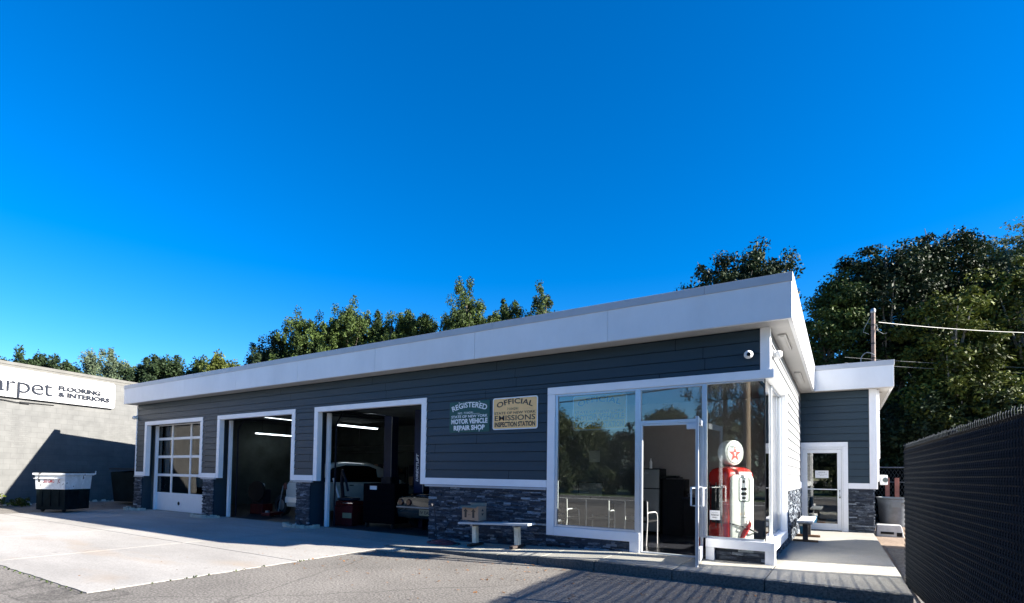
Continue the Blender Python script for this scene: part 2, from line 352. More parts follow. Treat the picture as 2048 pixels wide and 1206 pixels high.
# ================================================================ GROUND
def plat_z(x, y=0.0):
    """top of the pavement: falls to the lot on the left and gently towards the annex"""
    zz = float(np.interp(x, [-7.0, -6.2, -4.9, -4.2, -3.3, -2.4], [.02, .035, .065, .095, .13, .155]))
    return zz - .055 * max(0.0, min(1.0, (y - 1) / 6.7)) if x > -2.4 else zz
def sheet(name, x0, x1, y0, y1, z, m, zf=None, nx=1, ny=1):
    mb = MB(); vs = []
    for j in range(ny + 1):
        for i in range(nx + 1):
            x = x0 + (x1 - x0) * i / nx; y = y0 + (y1 - y0) * j / ny; vs.append((x, y, zf(x, y) if zf else z))
    mb.add(vs, [(j * (nx + 1) + i, j * (nx + 1) + i + 1, (j + 1) * (nx + 1) + i + 1, (j + 1) * (nx + 1) + i) for j in range(ny) for i in range(nx)])
    return struct(mb.build(name, m))
def gz(x, y):   # the lot climbs a little towards the neighbouring shop on the left
    return .15 * max(0.0, min(1.0, (-21.6 - x) / 2.4))
gm = MB()
xs = [-400, -60, -30, -24.0, -21.6, -10, 0, 30, 400]; ys = [-400, -60, -16.5, -10, 0, 14, 60, 400]
gm.add([(x, y, gz(x, y)) for y in ys for x in xs], [(j * 9 + i, j * 9 + i + 1, (j + 1) * 9 + i + 1, (j + 1) * 9 + i) for j in range(7) for i in range(8)])
struct(gm.build('ground', M['asphalt']))
# concrete apron in front of the bays, with sawn joints
ap = MB()
ax = [-21.45, -17.8, -14.1, -10.4, -6.72]; ay = [-6.54, -3.6, -.95, .5]
er = random.Random(12)
def rough_edge(p, q, k, outer):
    """points from p to q (k steps); an outer edge of the slab is chipped and uneven"""
    return [(p[0] + (q[0] - p[0]) * t / k + (er.uniform(-.018, .018) if outer and 0 < t else 0), p[1] + (q[1] - p[1]) * t / k + (er.uniform(-.018, .018) if outer and 0 < t else 0)) for t in range(k)]
for i in range(4):
    for j in range(3):
        x0, x1, y0, y1 = ax[i] + .011, ax[i + 1] - .011, ay[j] + .011, ay[j + 1] - .011
        if j == 2 and i == 3: x1 = -6.95
        pl = rough_edge((x0, y0), (x1, y0), 24, j == 0) + rough_edge((x1, y0), (x1, y1), 20, i == 3 and j < 2) + rough_edge((x1, y1), (x0, y1), 4, False) + rough_edge((x0, y1), (x0, y0), 20, i == 0)
        ap.prism(pl, .001, .009)
struct(ap.build('concrete_apron', M['concrete']))
# raised pavement along the shop front and down its right side
pv = MB(); slabs = []
xx = [-6.95, -6.2, -4.9, -4.2, -3.4, -2.4, -1.2, 0.0, 1.56]
for a, b in zip(xx[:-1], xx[1:]):
    g = .004
    y0, y1 = -1.27, .02
    za, zb = plat_z(a), plat_z(b)
    pv.add([(a + g, y0, za), (b - g, y0, zb), (b - g, y1, zb), (a + g, y1, za), (a + g, y0, -.1), (b - g, y0, -.1), (b - g, y1, -.1), (a + g, y1, -.1)],
           [(0, 1, 2, 3), (4, 5, 1, 0), (5, 6, 2, 1), (6, 7, 3, 2), (7, 4, 0, 3)])
for a, b in [(.028, 2.2), (2.2, 5.0), (5.0, 7.72)]:
    za, zb = plat_z(0, a), plat_z(0, b)
    pv.add([(-.2, a, za), (1.56, a, za), (1.56, b - .008, zb), (-.2, b - .008, zb), (-.2, a, -.1), (1.56, a, -.1), (1.56, b - .008, -.1), (-.2, b - .008, -.1)],
           [(0, 1, 2, 3), (4, 5, 1, 0), (5, 6, 2, 1), (6, 7, 3, 2), (7, 4, 0, 3)])
struct(pv.build('pavement', M['sidewalk'], bevel=.012))
kb = MB()
for a, b in zip(xx[:-1], xx[1:]):
    za, zb = plat_z(a) + .002, plat_z(b) + .002
    g = .004
    kb.add([(a + g, -1.40, za), (b - g, -1.40, zb), (b - g, -1.274, zb), (a + g, -1.274, za), (a + g, -1.40, -.1), (b - g, -1.40, -.1), (b - g, -1.274, -.1), (a + g, -1.274, -.1)],
           [(0, 1, 2, 3), (4, 5, 1, 0), (5, 6, 2, 1), (6, 7, 3, 2), (7, 4, 0, 3)])
struct(kb.build('kerb', M['kerb'], bevel=.014))
sheet('dirt_strip', 1.58, 7.0, 1.6, 20.0, .012, M['dirt'])
sheet('lot_edge', 1.66, 14.0, -8.0, 5.1, .016, M['asphalt'])
sheet('road', -200, 200, -27.0, -17.5, .01, M['road'])
sheet('grass_verge', -200, 200, -60, -27.1, .012, M['grass'])
mk = MB(); mk.box(-200, 200, -22.45, -22.33, .011, .016); mk.box(-200, 200, -22.2, -22.08, .011, .016); mk.box(-200, 200, -26.6, -26.48, .011, .016)
struct(mk.build('road_marking', M['white']))
# ================================================================ THE REPAIR SHOP
shop = thing('repair_shop_building', 'low slate-blue auto repair shop with white fascia, three garage bays and a glazed corner office', 'building')
XL = -21.15; XR = -.09; YB = 9.2; ZS = 3.87; H0 = 1.245; H1 = 1.39
rng = random.Random(4)
PITCH = .19
def lap(mb, u0, u1, z0, z1, f, side=False):
    """lap siding between u0..u1, z0..z1; f(u, depth, z) maps to the world, depth out of the wall"""
    k0 = int(math.floor((z0 - H1) / PITCH)); k = k0
    while H1 + k * PITCH < z1 - 1e-6:
        a, b = max(z0, H1 + k * PITCH), min(z1, H1 + (k + 1) * PITCH)
        t = (a - (H1 + k * PITCH)) / PITCH; t2 = (b - (H1 + k * PITCH)) / PITCH; b -= .008  # gap bares the near-black core to draw the shadow line under each lap
        da, db = .026 - .016 * t, .026 - .016 * t2
        r2 = random.Random(k * 7 + 3); cuts = []
        p = (-24 if not side else -1) + r2.random() * 3.6
        while p < 12: cuts.append(p); p += 3.66
        seg = [u0] + [c for c in cuts if u0 + .1 < c < u1 - .1] + [u1]
        for s0, s1 in zip(seg[:-1], seg[1:]):
            e0 = s0 + (.004 if s0 != u0 else 0); e1 = s1 - (.004 if s1 != u1 else 0)
            mb.add([f(e0, da, a), f(e1, da, a), f(e1, db, b), f(e0, db, b), f(e0, 0, a), f(e1, 0, a)], [(0, 1, 2, 3), (4, 5, 1, 0)])
        k += 1
fr = lambda u, d, z: (u, -d, z)
sdm = MB()
lap(sdm, XL + .07, -.2, 3.205, ZS, fr)
B = [(-20.48, -16.54), (-15.69, -11.79), (-10.98, -7.06)]     # outer edges of the white bay casings
piers = [(XL, B[0][0]), (B[0][1], B[1][0]), (B[1][1], B[2][0]), (B[2][1], -3.96)]
for i, (a, b) in enumerate(piers): lap(sdm, a + (.07 if i == 0 else 0), b, H1, 3.205, fr)
fs_ = lambda u, d, z: (XR + d, u, z)
sds = MB()
lap(sds, .0, 7.66, 3.205, ZS, fs_, True); lap(sds, 2.3, 7.66, H1, 3.205, fs_, True)
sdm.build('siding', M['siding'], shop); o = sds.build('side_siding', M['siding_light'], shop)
o['label'] = 'pale lap siding on the sunlit right side wall'
# structural cores
core = MB()
core.box(XL + .02, XR - .02, .003, .3, 3.1, 4.36)
for i, (a, b) in enumerate(piers): core.box(a + (.02 if i == 0 else .13), b - (.13 if i < 3 else .02), .003, .3 if i < 3 else .2, 0, 3.1)
core.box(-3.98, -2.14, .05, .2, 0, .34); core.box(-1.0, -.13, .05, .2, 0, .36)
core.box(XR - .2, XR - .003, 2.2, YB, 0, 4.36); core.box(XR - .2, XR - .003, .2, 2.2, 3.1, 4.36); core.box(XR - .2, XR - .04, .2, 2.2, 0, .36)
core.box(XL + .02, XL + .2, .3, YB, 0, 4.36); core.box(XL + .2, XR - .2, YB - .2, YB, 0, 4.36)
core.build('wall_core', M['backing'], shop)
# pier returns (slate boards) inside the bays
for x in [b - .15 for a, b in piers[:3]] + [a + .125 for a, b in piers[1:]]:
    MB().box(x, x + .025, .02, .46, 0, 3.1).build('bay_return', M['siding'], shop)
# interiors
it = MB()
it.box(XL + .2, -6.72, YB - .24, YB - .2, 0, 3.7); it.box(XL + .2, XL + .24, .46, YB - .24, 0, 3.7); it.box(-6.9, -6.85, .21, YB - .24, 0, 3.7)
it.box(XL + .2, -6.9, .31, YB - .24, 3.66, 3.72)
it.box(XL + .2, XL + .85, .31, .46, 0, 3.66)
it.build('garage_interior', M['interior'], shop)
of = MB(); of.box(-6.84, -.3, 3.9, 3.96, 0, 3.3); of.box(-6.845, -6.80, .21, 3.9, 0, 3.3); of.box(-.32, -.295, 2.25, 3.9, 0, 3.3); of.box(-6.8, -.3, .21, 3.9, 3.3, 3.34)
of.build('office_interior', M['office_wall'], shop)
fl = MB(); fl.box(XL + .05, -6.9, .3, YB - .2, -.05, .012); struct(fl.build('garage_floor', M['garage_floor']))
f2 = MB(); f2.box(-6.84, -.16, .12, 3.9, -.05, .16); struct(f2.build('office_floor', M['office_floor']))
# ---- white trim
tr = MB(); P = -.034
def tbox(x0, x1, z0, z1, p=P, back=.0): tr.box(x0, x1, p, back, z0, z1)
for a, b in B:
    tr.box(a, b, P, .10, 3.085, 3.215)
    tr.box(a, a + .15, P, .12, H0 + .0, 3.083); tr.box(b - .15, b, P, .12, H0 + .0, 3.083)
for i, (a, b) in enumerate(piers):
    tr.box(a + (.07 if i == 0 else .003), b - .003, P - .004, .0, H0 + .003, H1 + .004)
tr.box(XL, XL + .068, P, .02, H0, ZS)
# shop-window casings
tr.box(-3.96, -.03, P - .006, .05, 3.06, 3.2); tr.box(-3.96, -3.80, P - .003, .05, .335, 3.058)
tr.box(-3.797, -2.12, P - .006, .12, .335, .50); tr.box(-2.30, -2.12, P - .003, .12, .12, .333)
tr.box(-1.01, .0, P - .036, .12, .36, .50); tr.box(-1.01, -.88, P - .02, .12, .15, .358); tr.box(-.14, -.002, P - .02, .10, .15, .358)
tr.box(-.2, XR + .006, P - .004, .0, 3.203, ZS); tr.box(XR - .0, XR + .034, -.036, .10, 3.203, ZS)
tr.box(-.2, -.0, -.05, 2.32, 3.063, 3.2)                     # side header
tr.box(-.2, .0, .124, 2.3, .362, .50); tr.box(-.2, .0, 2.12, 2.30, .503, 3.06)
tr.box(XR, XR + .04, 2.31, 7.66, H0, H1 + .01)
tr.build('trim', M['trim'], shop, bevel=.004, seg=1)
# dark metal drip edge below the trim band
for i, (a, b) in enumerate(piers): MB().box(a + .01, b - .01, -.055, -.0, H0 - .045, H0 - .003).build('ledge_cap', M['cap'], shop)
# ---- stacked stone veneer
def stones(mb, u0, u1, z0, z1, f, seed, maxd=.05):
    r = random.Random(seed); z = z0
    while z < z1 - .005:
        h = r.choice([.02, .028, .034, .04, .05]); h = min(h, z1 - z)
        if z1 - z - h < .02: h = z1 - z
        u = u0
        while u < u1 - .001:
            l = r.uniform(.06, .30)
            if u1 - u - l < .06: l = u1 - u
            d = r.uniform(.008, maxd); tn = min(1, max(0, r.gauss(.5, .13))); j = lambda: r.uniform(-.004, .004)
            g = .0015
            p = [f(u + g, d + j(), z + g + j() * .5), f(u + l - g, d + j(), z + g + j() * .5), f(u + l - g, d + j() * 2, z + h - g + j() * .5), f(u + g, d + j() * 2, z + h - g + j() * .5)]
            q = [f(u, -.0, z), f(u + l, -.0, z), f(u + l, -.0, z + h), f(u, -.0, z + h)]
            mb.add(p + q, [(0, 1, 2, 3), (4, 5, 1, 0), (5, 6, 2, 1), (6, 7, 3, 2), (7, 4, 0, 3)], 0, tn + .001)
            u += l
        z += h
for i, (a, b) in enumerate(piers):
    s = MB(); stones(s, a + (.0 if i == 0 else .12), b - (.12 if i < 3 else .0), 0.0, H0 - .046, fr, 10 + i); s.build('stone_veneer', M['stone'], shop)
s = MB(); stones(s, -3.96, -2.30, .05, .333, fr, 20); s.build('stone_veneer', M['stone'], shop); s = MB(); stones(s, -.88, -.14, .1, .358, lambda u, d, z: (u, .04 - d * .7, z), 21); s.build('stone_veneer', M['stone'], shop)
s = MB(); stones(s, .10, 2.3, .1, .36, lambda u, d, z: (XR + d * .8, u, z), 22); s.build('stone_veneer', M['stone'], shop); s = MB(); stones(s, 2.3, 7.70, .05, H0, lambda u, d, z: (XR + d * .8, u, z), 23); s.build('stone_veneer', M['stone'], shop)
# ---- fascia, cap, soffit, roof
FX = .274; FY = -.45; Z0 = 3.856; Z1 = 4.54; XF = -21.2
fa = MB(); js = [XF] + [-2.57 - 2.87 * k for k in range(6, -1, -1)] + [FX]
for a, b in zip(js[:-1], js[1:]): fa.box(a + .003, b - .003, FY, FY + .06, Z0, Z1 - .12)
js2 = [FY + .064, 3.0, 7.35]
for a, b in zip(js2[:-1], js2[1:]): fa.box(FX - .06, FX - .001, a + .003, b - .003, Z0, Z1 - .12)
fa.box(FX + .0, 2.0, 7.354, 7.41, Z0, Z1 - .12); fa.box(1.94, 1.999, 7.414, 12.8, Z0, Z1 - .12)
fa.box(XF, XF + .06, FY + .064, YB + .3, Z0, Z1 - .12)
fa.build('fascia', M['fascia'], shop, bevel=.002, seg=1)
cp = MB(); js3 = [XF - .01, -17.2, -13.1, -9.05, -5.0, -.95, FX + .012]
for a, b in zip(js3[:-1], js3[1:]): cp.box(a + .002, b - .002, FY - .014, FY + .2, Z1 - .135, Z1)
cp.box(FX - .19, FX + .014, FY + .203, 7.335, Z1 - .135, Z1 + .001); cp.box(FX + .0, 2.013, 7.338, 7.5, Z1 - .135, Z1); cp.box(1.85, 2.015, 7.503, 12.81, Z1 - .135, Z1)
cp.build('cap_flashing', M['cap'], shop, bevel=.003, seg=1)
sf = MB(); sf.box(XF + .065, FX - .064, FY + .063, .0, Z0 + .012, Z0 + .03); sf.box(XR, FX - .064, .003, 7.66, Z0 + .012, Z0 + .03)
sf.box(FX - .06, 1.937, 7.414, 7.7, Z0 + .012, Z0 + .03); sf.box(1.565, 1.937, 7.703, 12.7, Z0 + .012, Z0 + .03)
sf.build('soffit', M['soffit'], shop)
rf = MB(); rf.box(XF + .065, FX - .1, FY + .21, YB + .2, 4.36, 4.40); rf.box(FX - .09, 1.93, 7.55, 12.7, 4.36, 4.41)
rf.build('roof', M['roof'], shop)
# ---- annex: slate wall, stone, white corner
AY = 7.72
an = MB(); fa_ = lambda u, d, z: (u, AY - d, z)
lap(an, -.08, 1.50, 2.50, ZS, fa_); lap(an, 1.02, 1.50, H1, 2.5, fa_)
an.build('annex_siding', M['siding'], shop)
ac = MB(); ac.box(1.02, 1.56, AY + .003, AY + .2, 0, 4.3); ac.box(-.09, 1.02, AY + .003, AY + .2, 2.45, 4.3); ac.box(1.36, 1.56, AY + .2, 12.5, 0, 4.3); ac.box(-.09, 1.36, 12.3, 12.5, 0, 4.3)
ac.box(-.09, 1.36, AY + .2, 12.3, 3.0, 3.1); ac.box(-.088, 1.36, AY + .2, 12.3, -.05, .10)
ac.build('annex_wall', M['backing'], shop)
at = MB(); at.box(1.49, 1.575, AY - .035, AY + .0, H0, ZS); at.box(1.563, 1.66, AY - .033, AY + .09, H0 - .0, ZS)
at.box(1.02, 1.488, AY - .038, AY, H0, H1 + .004); at.box(.91, 1.018, AY - .036, AY + .05, .09, 2.36); at.box(-.085, 1.018, AY - .037, AY + .05, 2.363, 2.49)
at.build('annex_trim', M['trim'], shop, bevel=.004, seg=1)
s = MB(); stones(s, 1.02, 1.565, .0, H0, fa_, 31); stones(s, AY, 12.5, .0, H0, lambda u, d, z: (1.56 + d, u, z), 32); s.build('annex_stone', M['stone'], shop)
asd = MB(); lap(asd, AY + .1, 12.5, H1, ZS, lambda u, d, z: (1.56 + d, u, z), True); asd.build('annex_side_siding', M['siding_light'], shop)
# ---- shop windows
def window(name, frames, panes, parent=shop):
    f = MB()
    for b in frames: f.box(*b)
    w_ = f.build(name, M['alu'], parent, bevel=.003, seg=1)
    for b in panes:
        p = MB().box(*b); p.build('pane', M['glass' if name != 'side_window' else 'glass_clear'], w_)
    return w_
fy0, fy1 = -.012, .05
window('display_window', [(-3.797, -3.745, fy0, fy1, .503, 3.057), (-2.215, -2.125, fy0, fy1, .503, 3.057), (-3.742, -2.218, fy0, fy1, .503, .545), (-3.742, -2.218, fy0, fy1, 3.02, 3.057)],
       [(-3.744, -2.216, .016, .022, .546, 3.019)])
window('transom_window', [(-2.122, -1.068, fy0, fy1, 2.42, 2.475), (-2.122, -1.068, fy0, fy1, 3.02, 3.057), (-2.122, -2.11, fy0, fy1, 2.475, 3.02), (-1.08, -1.068, fy0, fy1, 2.475, 3.02)], [(-2.123, -1.067, .016, .022, 2.476, 3.019)])
window('corner_window', [(-1.065, -1.005, fy0, fy1, .503, 3.057), (-1.002, -.15, fy0, fy1, .503, .53), (-1.002, -.15, fy0, fy1, 3.035, 3.057)], [(-1.004, -.139, .016, .022, .531, 3.034)])
ml = MB(); ml.box(-.146, -.134, .012, .03, .5, 3.06); ml.build('glass_corner_joint', M['darkalu'], shop)
window('side_window', [(-.16, -.11, .70, .745, .503, 3.06), (-.16, -.10, 2.07, 2.118, .503, 3.06), (-.16, -.11, .748, 2.067, .503, .53), (-.16, -.11, .748, 2.067, 3.035, 3.06)],
       [(-.138, -.132, .034, .698, .503, 3.06), (-.138, -.132, .747, 2.069, .531, 3.034)])
# door frame, open entrance door hinged at the right jamb
df = MB(); df.box(-2.122, -2.085, fy0, fy1, .16, 2.418); df.box(-1.105, -1.068, fy0, fy1, .16, 2.418); df.box(-2.083, -1.107, -.01, .09, .156, .176); df.box(-2.083, -1.107, .0, .045, 2.385, 2.418)
df.build('door_frame', M['alu'], shop, bevel=.003, seg=1)
ed = thing('entrance_door', '', 'door'); del ed['category']; del ed['label']; ed.parent = shop; ed.location = (-1.075, -.03, .185); ed.rotation_euler = (0, 0, R(-82.5))
# leaf in local coords: x from hinge outwards, thickness y
W_, Hh = .93, 2.23
d = MB(); d.box(0, .07, -.022, .022, 0, Hh); d.box(W_ - .075, W_, -.022, .022, 0, Hh); d.box(.072, W_ - .077, -.022, .022, 0, .2); d.box(.072, W_ - .077, -.022, .022, Hh - .09, Hh)
d.build('door_leaf', M['alu'], ed, bevel=.003, seg=1)
MB().box(.071, W_ - .076, -.003, .003, .2, Hh - .09).build('pane', M['glass_clear'], ed)
for sgn in (-1, 1):
    h = MB(); h.tube([(W_ - .04, .022 * sgn, .88), (W_ - .04, .085 * sgn, .88), (W_ - .04, .085 * sgn, 1.16), (W_ - .04, .022 * sgn, 1.16)], .013, 8)
    h.tube([(.08, .075 * sgn, 1.14), (W_ - .05, .075 * sgn, 1.14)], .009, 8)
    h.build('handle', M['white'], ed, smooth=True)
kp = MB(); kp.cyl((W_ - .03, 0, -.03), .018, .06, 12); kp.build('door_stop', M['white'], ed)
cl = MB(); cl.box(-1.32, -1.12, -.05, .0, 2.3, 2.38); cl.build('door_closer', M['alu'], shop, bevel=.006)
# annex door
adr = thing('x', '', 'door'); adr.name = 'annex_door'; del adr['category']; del adr['label']; adr.parent = shop
d = MB(); y0, y1 = AY - .02, AY + .025
d.box(-.08, -.03, AY - .03, AY + .05, .1, 2.36); d.box(.87, .908, AY - .03, AY + .05, .1, 2.36); d.box(-.028, .868, AY - .03, AY + .05, 2.30, 2.36)
d.build('door_frame', M['white'], adr, bevel=.003, seg=1)
d = MB(); d.box(-.026, .08, y0, y1, .115, 2.295); d.box(.775, .866, y0, y1, .115, 2.295); d.box(.082, .773, y0, y1, .115, .29); d.box(.082, .773, y0, y1, 2.2, 2.295); d.box(.082, .773, AY - .006, AY + .006, 1.20, 1.225)
d.build('door_leaf', M['white'], adr, bevel=.003, seg=1)
MB().box(.081, .774, AY - .002, AY + .003, .291, 1.199).box(.081, .774, AY - .002, AY + .003, 1.226, 2.199).build('pane', M['glass'], adr)
h = MB(); h.tube([(.83, AY - .02, 1.05), (.83, AY - .07, 1.05), (.83, AY - .07, 1.2), (.83, AY - .02, 1.2)], .011, 8); h.box(.81, .85, AY - .03, AY - .02, .98, 1.03); h.build('handle', M['chrome'], adr, smooth=True)
# ---- garage door of the left bay (closed) and the tracks of the two open bays
gd = MB(); DX0, DX1 = -20.60, -16.69; DY = .36
bars_x = [(-20.60, -20.44), (-19.33, -19.24), (-18.06, -17.98), (-16.85, -16.69)]
rows = [.66, 1.29, 1.95, 2.60, 3.12]
for a, b in bars_x: gd.box(a, b, DY, DY + .045, .665, 3.2)
for z in rows[1:]:
    for (a, b), (c, e) in zip(bars_x[:-1], bars_x[1:]): gd.box(b + .001, c - .001, DY + .002, DY + .044, z - .045, z + .045)
gd.box(DX0, DX1, DY - .004, DY + .045, .015, .66)
g_ = gd.build('garage_door', M['white'], shop, bevel=.006, seg=1)
pn = MB()
for z0, z1 in zip(rows[:-1], rows[1:]):
    for (a, b), (c, e) in zip(bars_x[:-1], bars_x[1:]): pn.box(b - .002, c + .002, DY + .02, DY + .024, z0 + .03, z1 - .03)
pn.build('pane', M['glass_clear'], g_)
MB().cyl((-18.67, DY - .014, .30), .065, .011, 20, 'y').build('exhaust_port', M['black'], g_)
MB().box(DX0, DX1, DY + .0, DY + .045, -.0, .013).build('bottom_seal', M['rubber'], g_)
for (a, b) in B:
    t = MB(); t.box(a + .122, a + .235, .28, .36, .013, 3.083)
    t.build('door_jamb', M['trim'], shop, bevel=.003, seg=1)
for (a, b) in B[1:]:
    r_ = MB(); r2_ = MB(); r_.tube([(a + .2, .55, .02), (a + .2, .55, 2.8), (a + .2, .75, 3.15), (a + .2, 3.6, 3.3)], .025, 6); r2_.tube([(b - .2, .55, .02), (b - .2, .55, 2.8), (b - .2, .75, 3.15), (b - .2, 3.6, 3.3)], .025, 6)
    r_.build('door_track', M['blacksteel'], shop); r2_.build('door_track', M['blacksteel'], shop)
    od = MB()
    for k in range(5): od.box(a + .3, b - .3, .8 + .62 * k, .8 + .62 * k + .6, 3.22, 3.26)
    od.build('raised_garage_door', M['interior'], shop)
# soffit light strips on the right overhang, low cobble rings round the piers
for i, (y0, y1) in enumerate([(.5, 1.75), (4.2, 5.7)]):
    t = MB(); t.box(-.0, .12, y0, y1, Z0 - .022, Z0 + .01, 0); t.box(.03, .09, y0 + .05, y1 - .05, Z0 - .032, Z0 - .021, 0); t.build('soffit_light', M['soffit'], shop, bevel=.006)
t = MB(); t.box(1.68, 1.8, 8.3, 9.4, Z0 - .022, Z0 + .01); t.build('soffit_light', M['soffit'], shop, bevel=.006)
def ring(cx, cy, rx, ry, name_label, lab):
    rr = random.Random(int(cx * 10)); root = MB()
    n = 15
    for i in range(n):
        a0 = math.pi * (1 + (i + .04) / n); a1 = math.pi * (1 + (i + .96) / n)
        h = rr.uniform(.075, .11); dd = rr.uniform(-.01, .01)
        q = [(cx + (rx + dd) * math.cos(a0), cy + (ry + dd) * math.sin(a0)), (cx + (rx + dd) * math.cos(a1), cy + (ry + dd) * math.sin(a1)),
             (cx + (rx - .09) * math.cos(a1), cy + (ry - .09) * math.sin(a1)), (cx + (rx - .09) * math.cos(a0), cy + (ry - .09) * math.sin(a0))]
        root.prism(q, .003, h)
    o = root.build('cobble_edging', M['cobble'], None, bevel=.008); tag(o, lab, 'edging', 'low cobble edgings round the garage piers')
    fill = MB(); pts = [(cx + (rx - .095) * math.cos(math.pi * (1 + i / 16)), cy + (ry - .095) * math.sin(math.pi * (1 + i / 16))) for i in range(17)]
    fill.prism(pts, .003, .05); fill.build('edging_fill', M['kerb'], o)
M['cobble'] = mat('pale_cobble', (.52, .50, .42), .9, var=.4, scale=5, bump=.6, bscale=30)
for (a, b), w_ in zip(piers[:3], ['at the far left pier beside the closed garage door', 'between the closed garage door and the middle bay', 'between the two open garage bays']):
    ring((a + b) / 2 + .1, -.055, (b - a) / 2 + .28, .42, '', 'curved row of pale cobbles ' + w_)
# ================================================================ SIGNS
M['sign_green'] = mat('dark_green_enamel', (.006, .075, .062), .4, var=.12, scale=4)
M['sign_cream'] = mat('cream_enamel', (1.0, .60, .24), .4, var=.06, scale=4)
M['sign_amber'] = mat('amber_enamel', (1.0, .55, .09), .4, var=.08)
def rrect(x0, x1, z0, z1, r, n=6):
    pts = []
    for cx, cz, a in ((x1 - r, z1 - r, 0), (x0 + r, z1 - r, 90), (x0 + r, z0 + r, 180), (x1 - r, z0 + r, 270)):
        for i in range(n + 1):
            t = R(a + 90 * i / n); pts.append((cx + r * math.cos(t), cz + r * math.sin(t)))
    return pts
def plate(mb, x0, x1, z0, z1, r, y0, y1, mi=0):
    p = rrect(x0, x1, z0, z1, r); n = len(p)
    vs = [(a, y0, b) for a, b in p] + [(a, y1, b) for a, b in p]
    return mb.add(vs, [tuple(range(n)), tuple(range(n, 2 * n))[::-1]] + [(i, (i + 1) % n, (i + 1) % n + n, i + n) for i in range(n)], mi)
sg = thing('green_sign', 'dark green sign with white words REGISTERED MOTOR VEHICLE REPAIR SHOP', 'sign', (-5.855, -.026, 2.39))
p = MB(); plate(p, -.53, .53, 0, .665, .03, 0, -.006); p.build('sign_panel', M['sign_green'], sg)
t = MB(); y = -.0065
put_text(t, 'REGISTERED', 0, .45, .90, .115, .018, arc=.085, y=y)
put_text(t, 'NO. 7104291', -.10, .395, .40, .045, .0, y=y); t.box(.09, .28, y - .002, y, .392, .397)
put_text(t, 'STATE OF NEW YORK', 0, .315, .96, .055, .012, y=y)
put_text(t, 'MOTOR VEHICLE', 0, .185, .96, .105, .035, y=y)
put_text(t, 'REPAIR SHOP', 0, .045, .82, .105, .035, y=y)
t.build('lettering', M['letter_white'], sg)
for a in (-.27, .27):
    for b in (.02, .645): MB().cyl((a, -.0065, b), .011, -.006, 8, 'y').build('screw', M['letter_white'], sg)
def cream(loc, lines, label, m, w=1.07, h=.66, ry=0):
    s_ = thing('cream_sign', label, 'sign', loc, ry)
    p = MB(); plate(p, -w / 2, w / 2, 0, h, .05, 0, -.006); p.build('sign_border', M['letter_white'], s_)
    p = MB(); plate(p, -w / 2 + .022, w / 2 - .022, .022, h - .022, .035, -.0062, -.0085); p.build('sign_panel', m, s_)
    t = MB()
    for (s0, cx, b, wd, hh, bold, arc) in lines: put_text(t, s0, cx, b, wd, hh, bold, arc, y=-.009)
    t.build('lettering', M['letter_black'], s_); return s_
cream((-4.71, -.027, 2.415), [('OFFICIAL', 0, .44, .84, .105, .015, .085), ('7104291', -.05, .395, .26, .05, -.004, None), ('STATE OF NEW YORK', 0, .315, .98, .05, .008, None),
      ('EMISSIONS', 0, .185, .96, .105, .007, None), ('INSPECTION STATION', 0, .055, .96, .10, .03, None)],
      'cream sign with black words OFFICIAL EMISSIONS INSPECTION STATION on the siding', M['sign_cream'])
cream((-2.92, .048, 2.35), [('OFFICIAL', 0, .44, .84, .10, .008, .085), ('STATE OF NEW YORK', 0, .315, .98, .05, .0, None),
      ('MOTOR VEHICLE', 0, .185, .98, .11, .022, None), ('INSPECTION STATION', 0, .05, .96, .10, .03, None)],
      'amber sign behind the display window reading OFFICIAL MOTOR VEHICLE INSPECTION STATION', M['sign_amber'])
# paper notices
M['paper'] = mat('paper', (.75, .76, .77), .8, var=.05)
def notice(name, label, loc, w, h, lines, rz=0):
    o = thing(name, label, 'notice', loc, rz)
    MB().box(-w / 2, w / 2, -.002, 0, 0, h).build('sheet', M['paper'], o); t = MB()
    for s0, b, wd, hh, bold in lines: put_text(t, s0, 0, b * h, wd * w, hh * h, bold, y=-.0025, thick=.0006)
    if lines: t.build('lettering', M['letter_black'], o)
    return o
notice('door_notice', 'white paper notice taped to the glass of the annex door', (.42, AY - .008, 1.52), .31, .20, [('NOTICE', .72, .5, .12, .01), ('PLEASE USE OTHER', .48, .8, .08, 0), ('DOOR', .30, .3, .08, 0)])
notice('hours_notice', 'small pale notice low on the corner glass in front of the red pump', (-.88, .010, .80), .16, .155, [('CUSTOMER', .72, .55, .07, 0), ('PARKING', .45, .72, .13, .03), ('ONLY', .2, .5, .13, .03)])
# ================================================================ BENCHES, BOX, HOSE
def bench(label, loc, rz, L, m_leg):
    b = thing('bench', label, 'bench', loc, rz, 'plank benches on the pavement')
    s_ = MB(); s_.box(-L / 2, L / 2, -.15, -.004, .425, .465); s_.box(-L / 2, L / 2, .004, .15, .425, .465); s_.build('seat', M['plank'], b, bevel=.006)
    for x in (-L / 2 + .32, L / 2 - .32):
        l = MB(); l.box(x - .045, x + .045, -.05, .05, .05, .385); l.build('leg', m_leg, b, bevel=.004)
        f = MB(); f.box(x - .04, x + .04, -.24, .24, .0, .048); f.build('foot', M['foot_wood' if m_leg == M['leg_cream'] else 'wood'], b, bevel=.004)
        a = MB(); a.box(x - .03, x + .03, -.13, .13, .387, .424); a.build('bracket', M['steel'], b)
    return b
M['foot_wood'] = mat('dark_timber_foot', (.05, .035, .03), .8, var=.4)
M['leg_cream'] = mat('worn_cream_leg', (.85, .78, .60), .6, var=.3, scale=5)
M['leg_dark'] = mat('dark_leg', (.05, .05, .055), .6, var=.3)
bz = (plat_z(-5.6) + plat_z(-4)) / 2
bench('pale plank bench with two cream posts against the dark stone wall', (-4.80, -.52, bz + .012), 0, 1.62, M['leg_cream']).rotation_euler = (0, R(-2.3), 0)
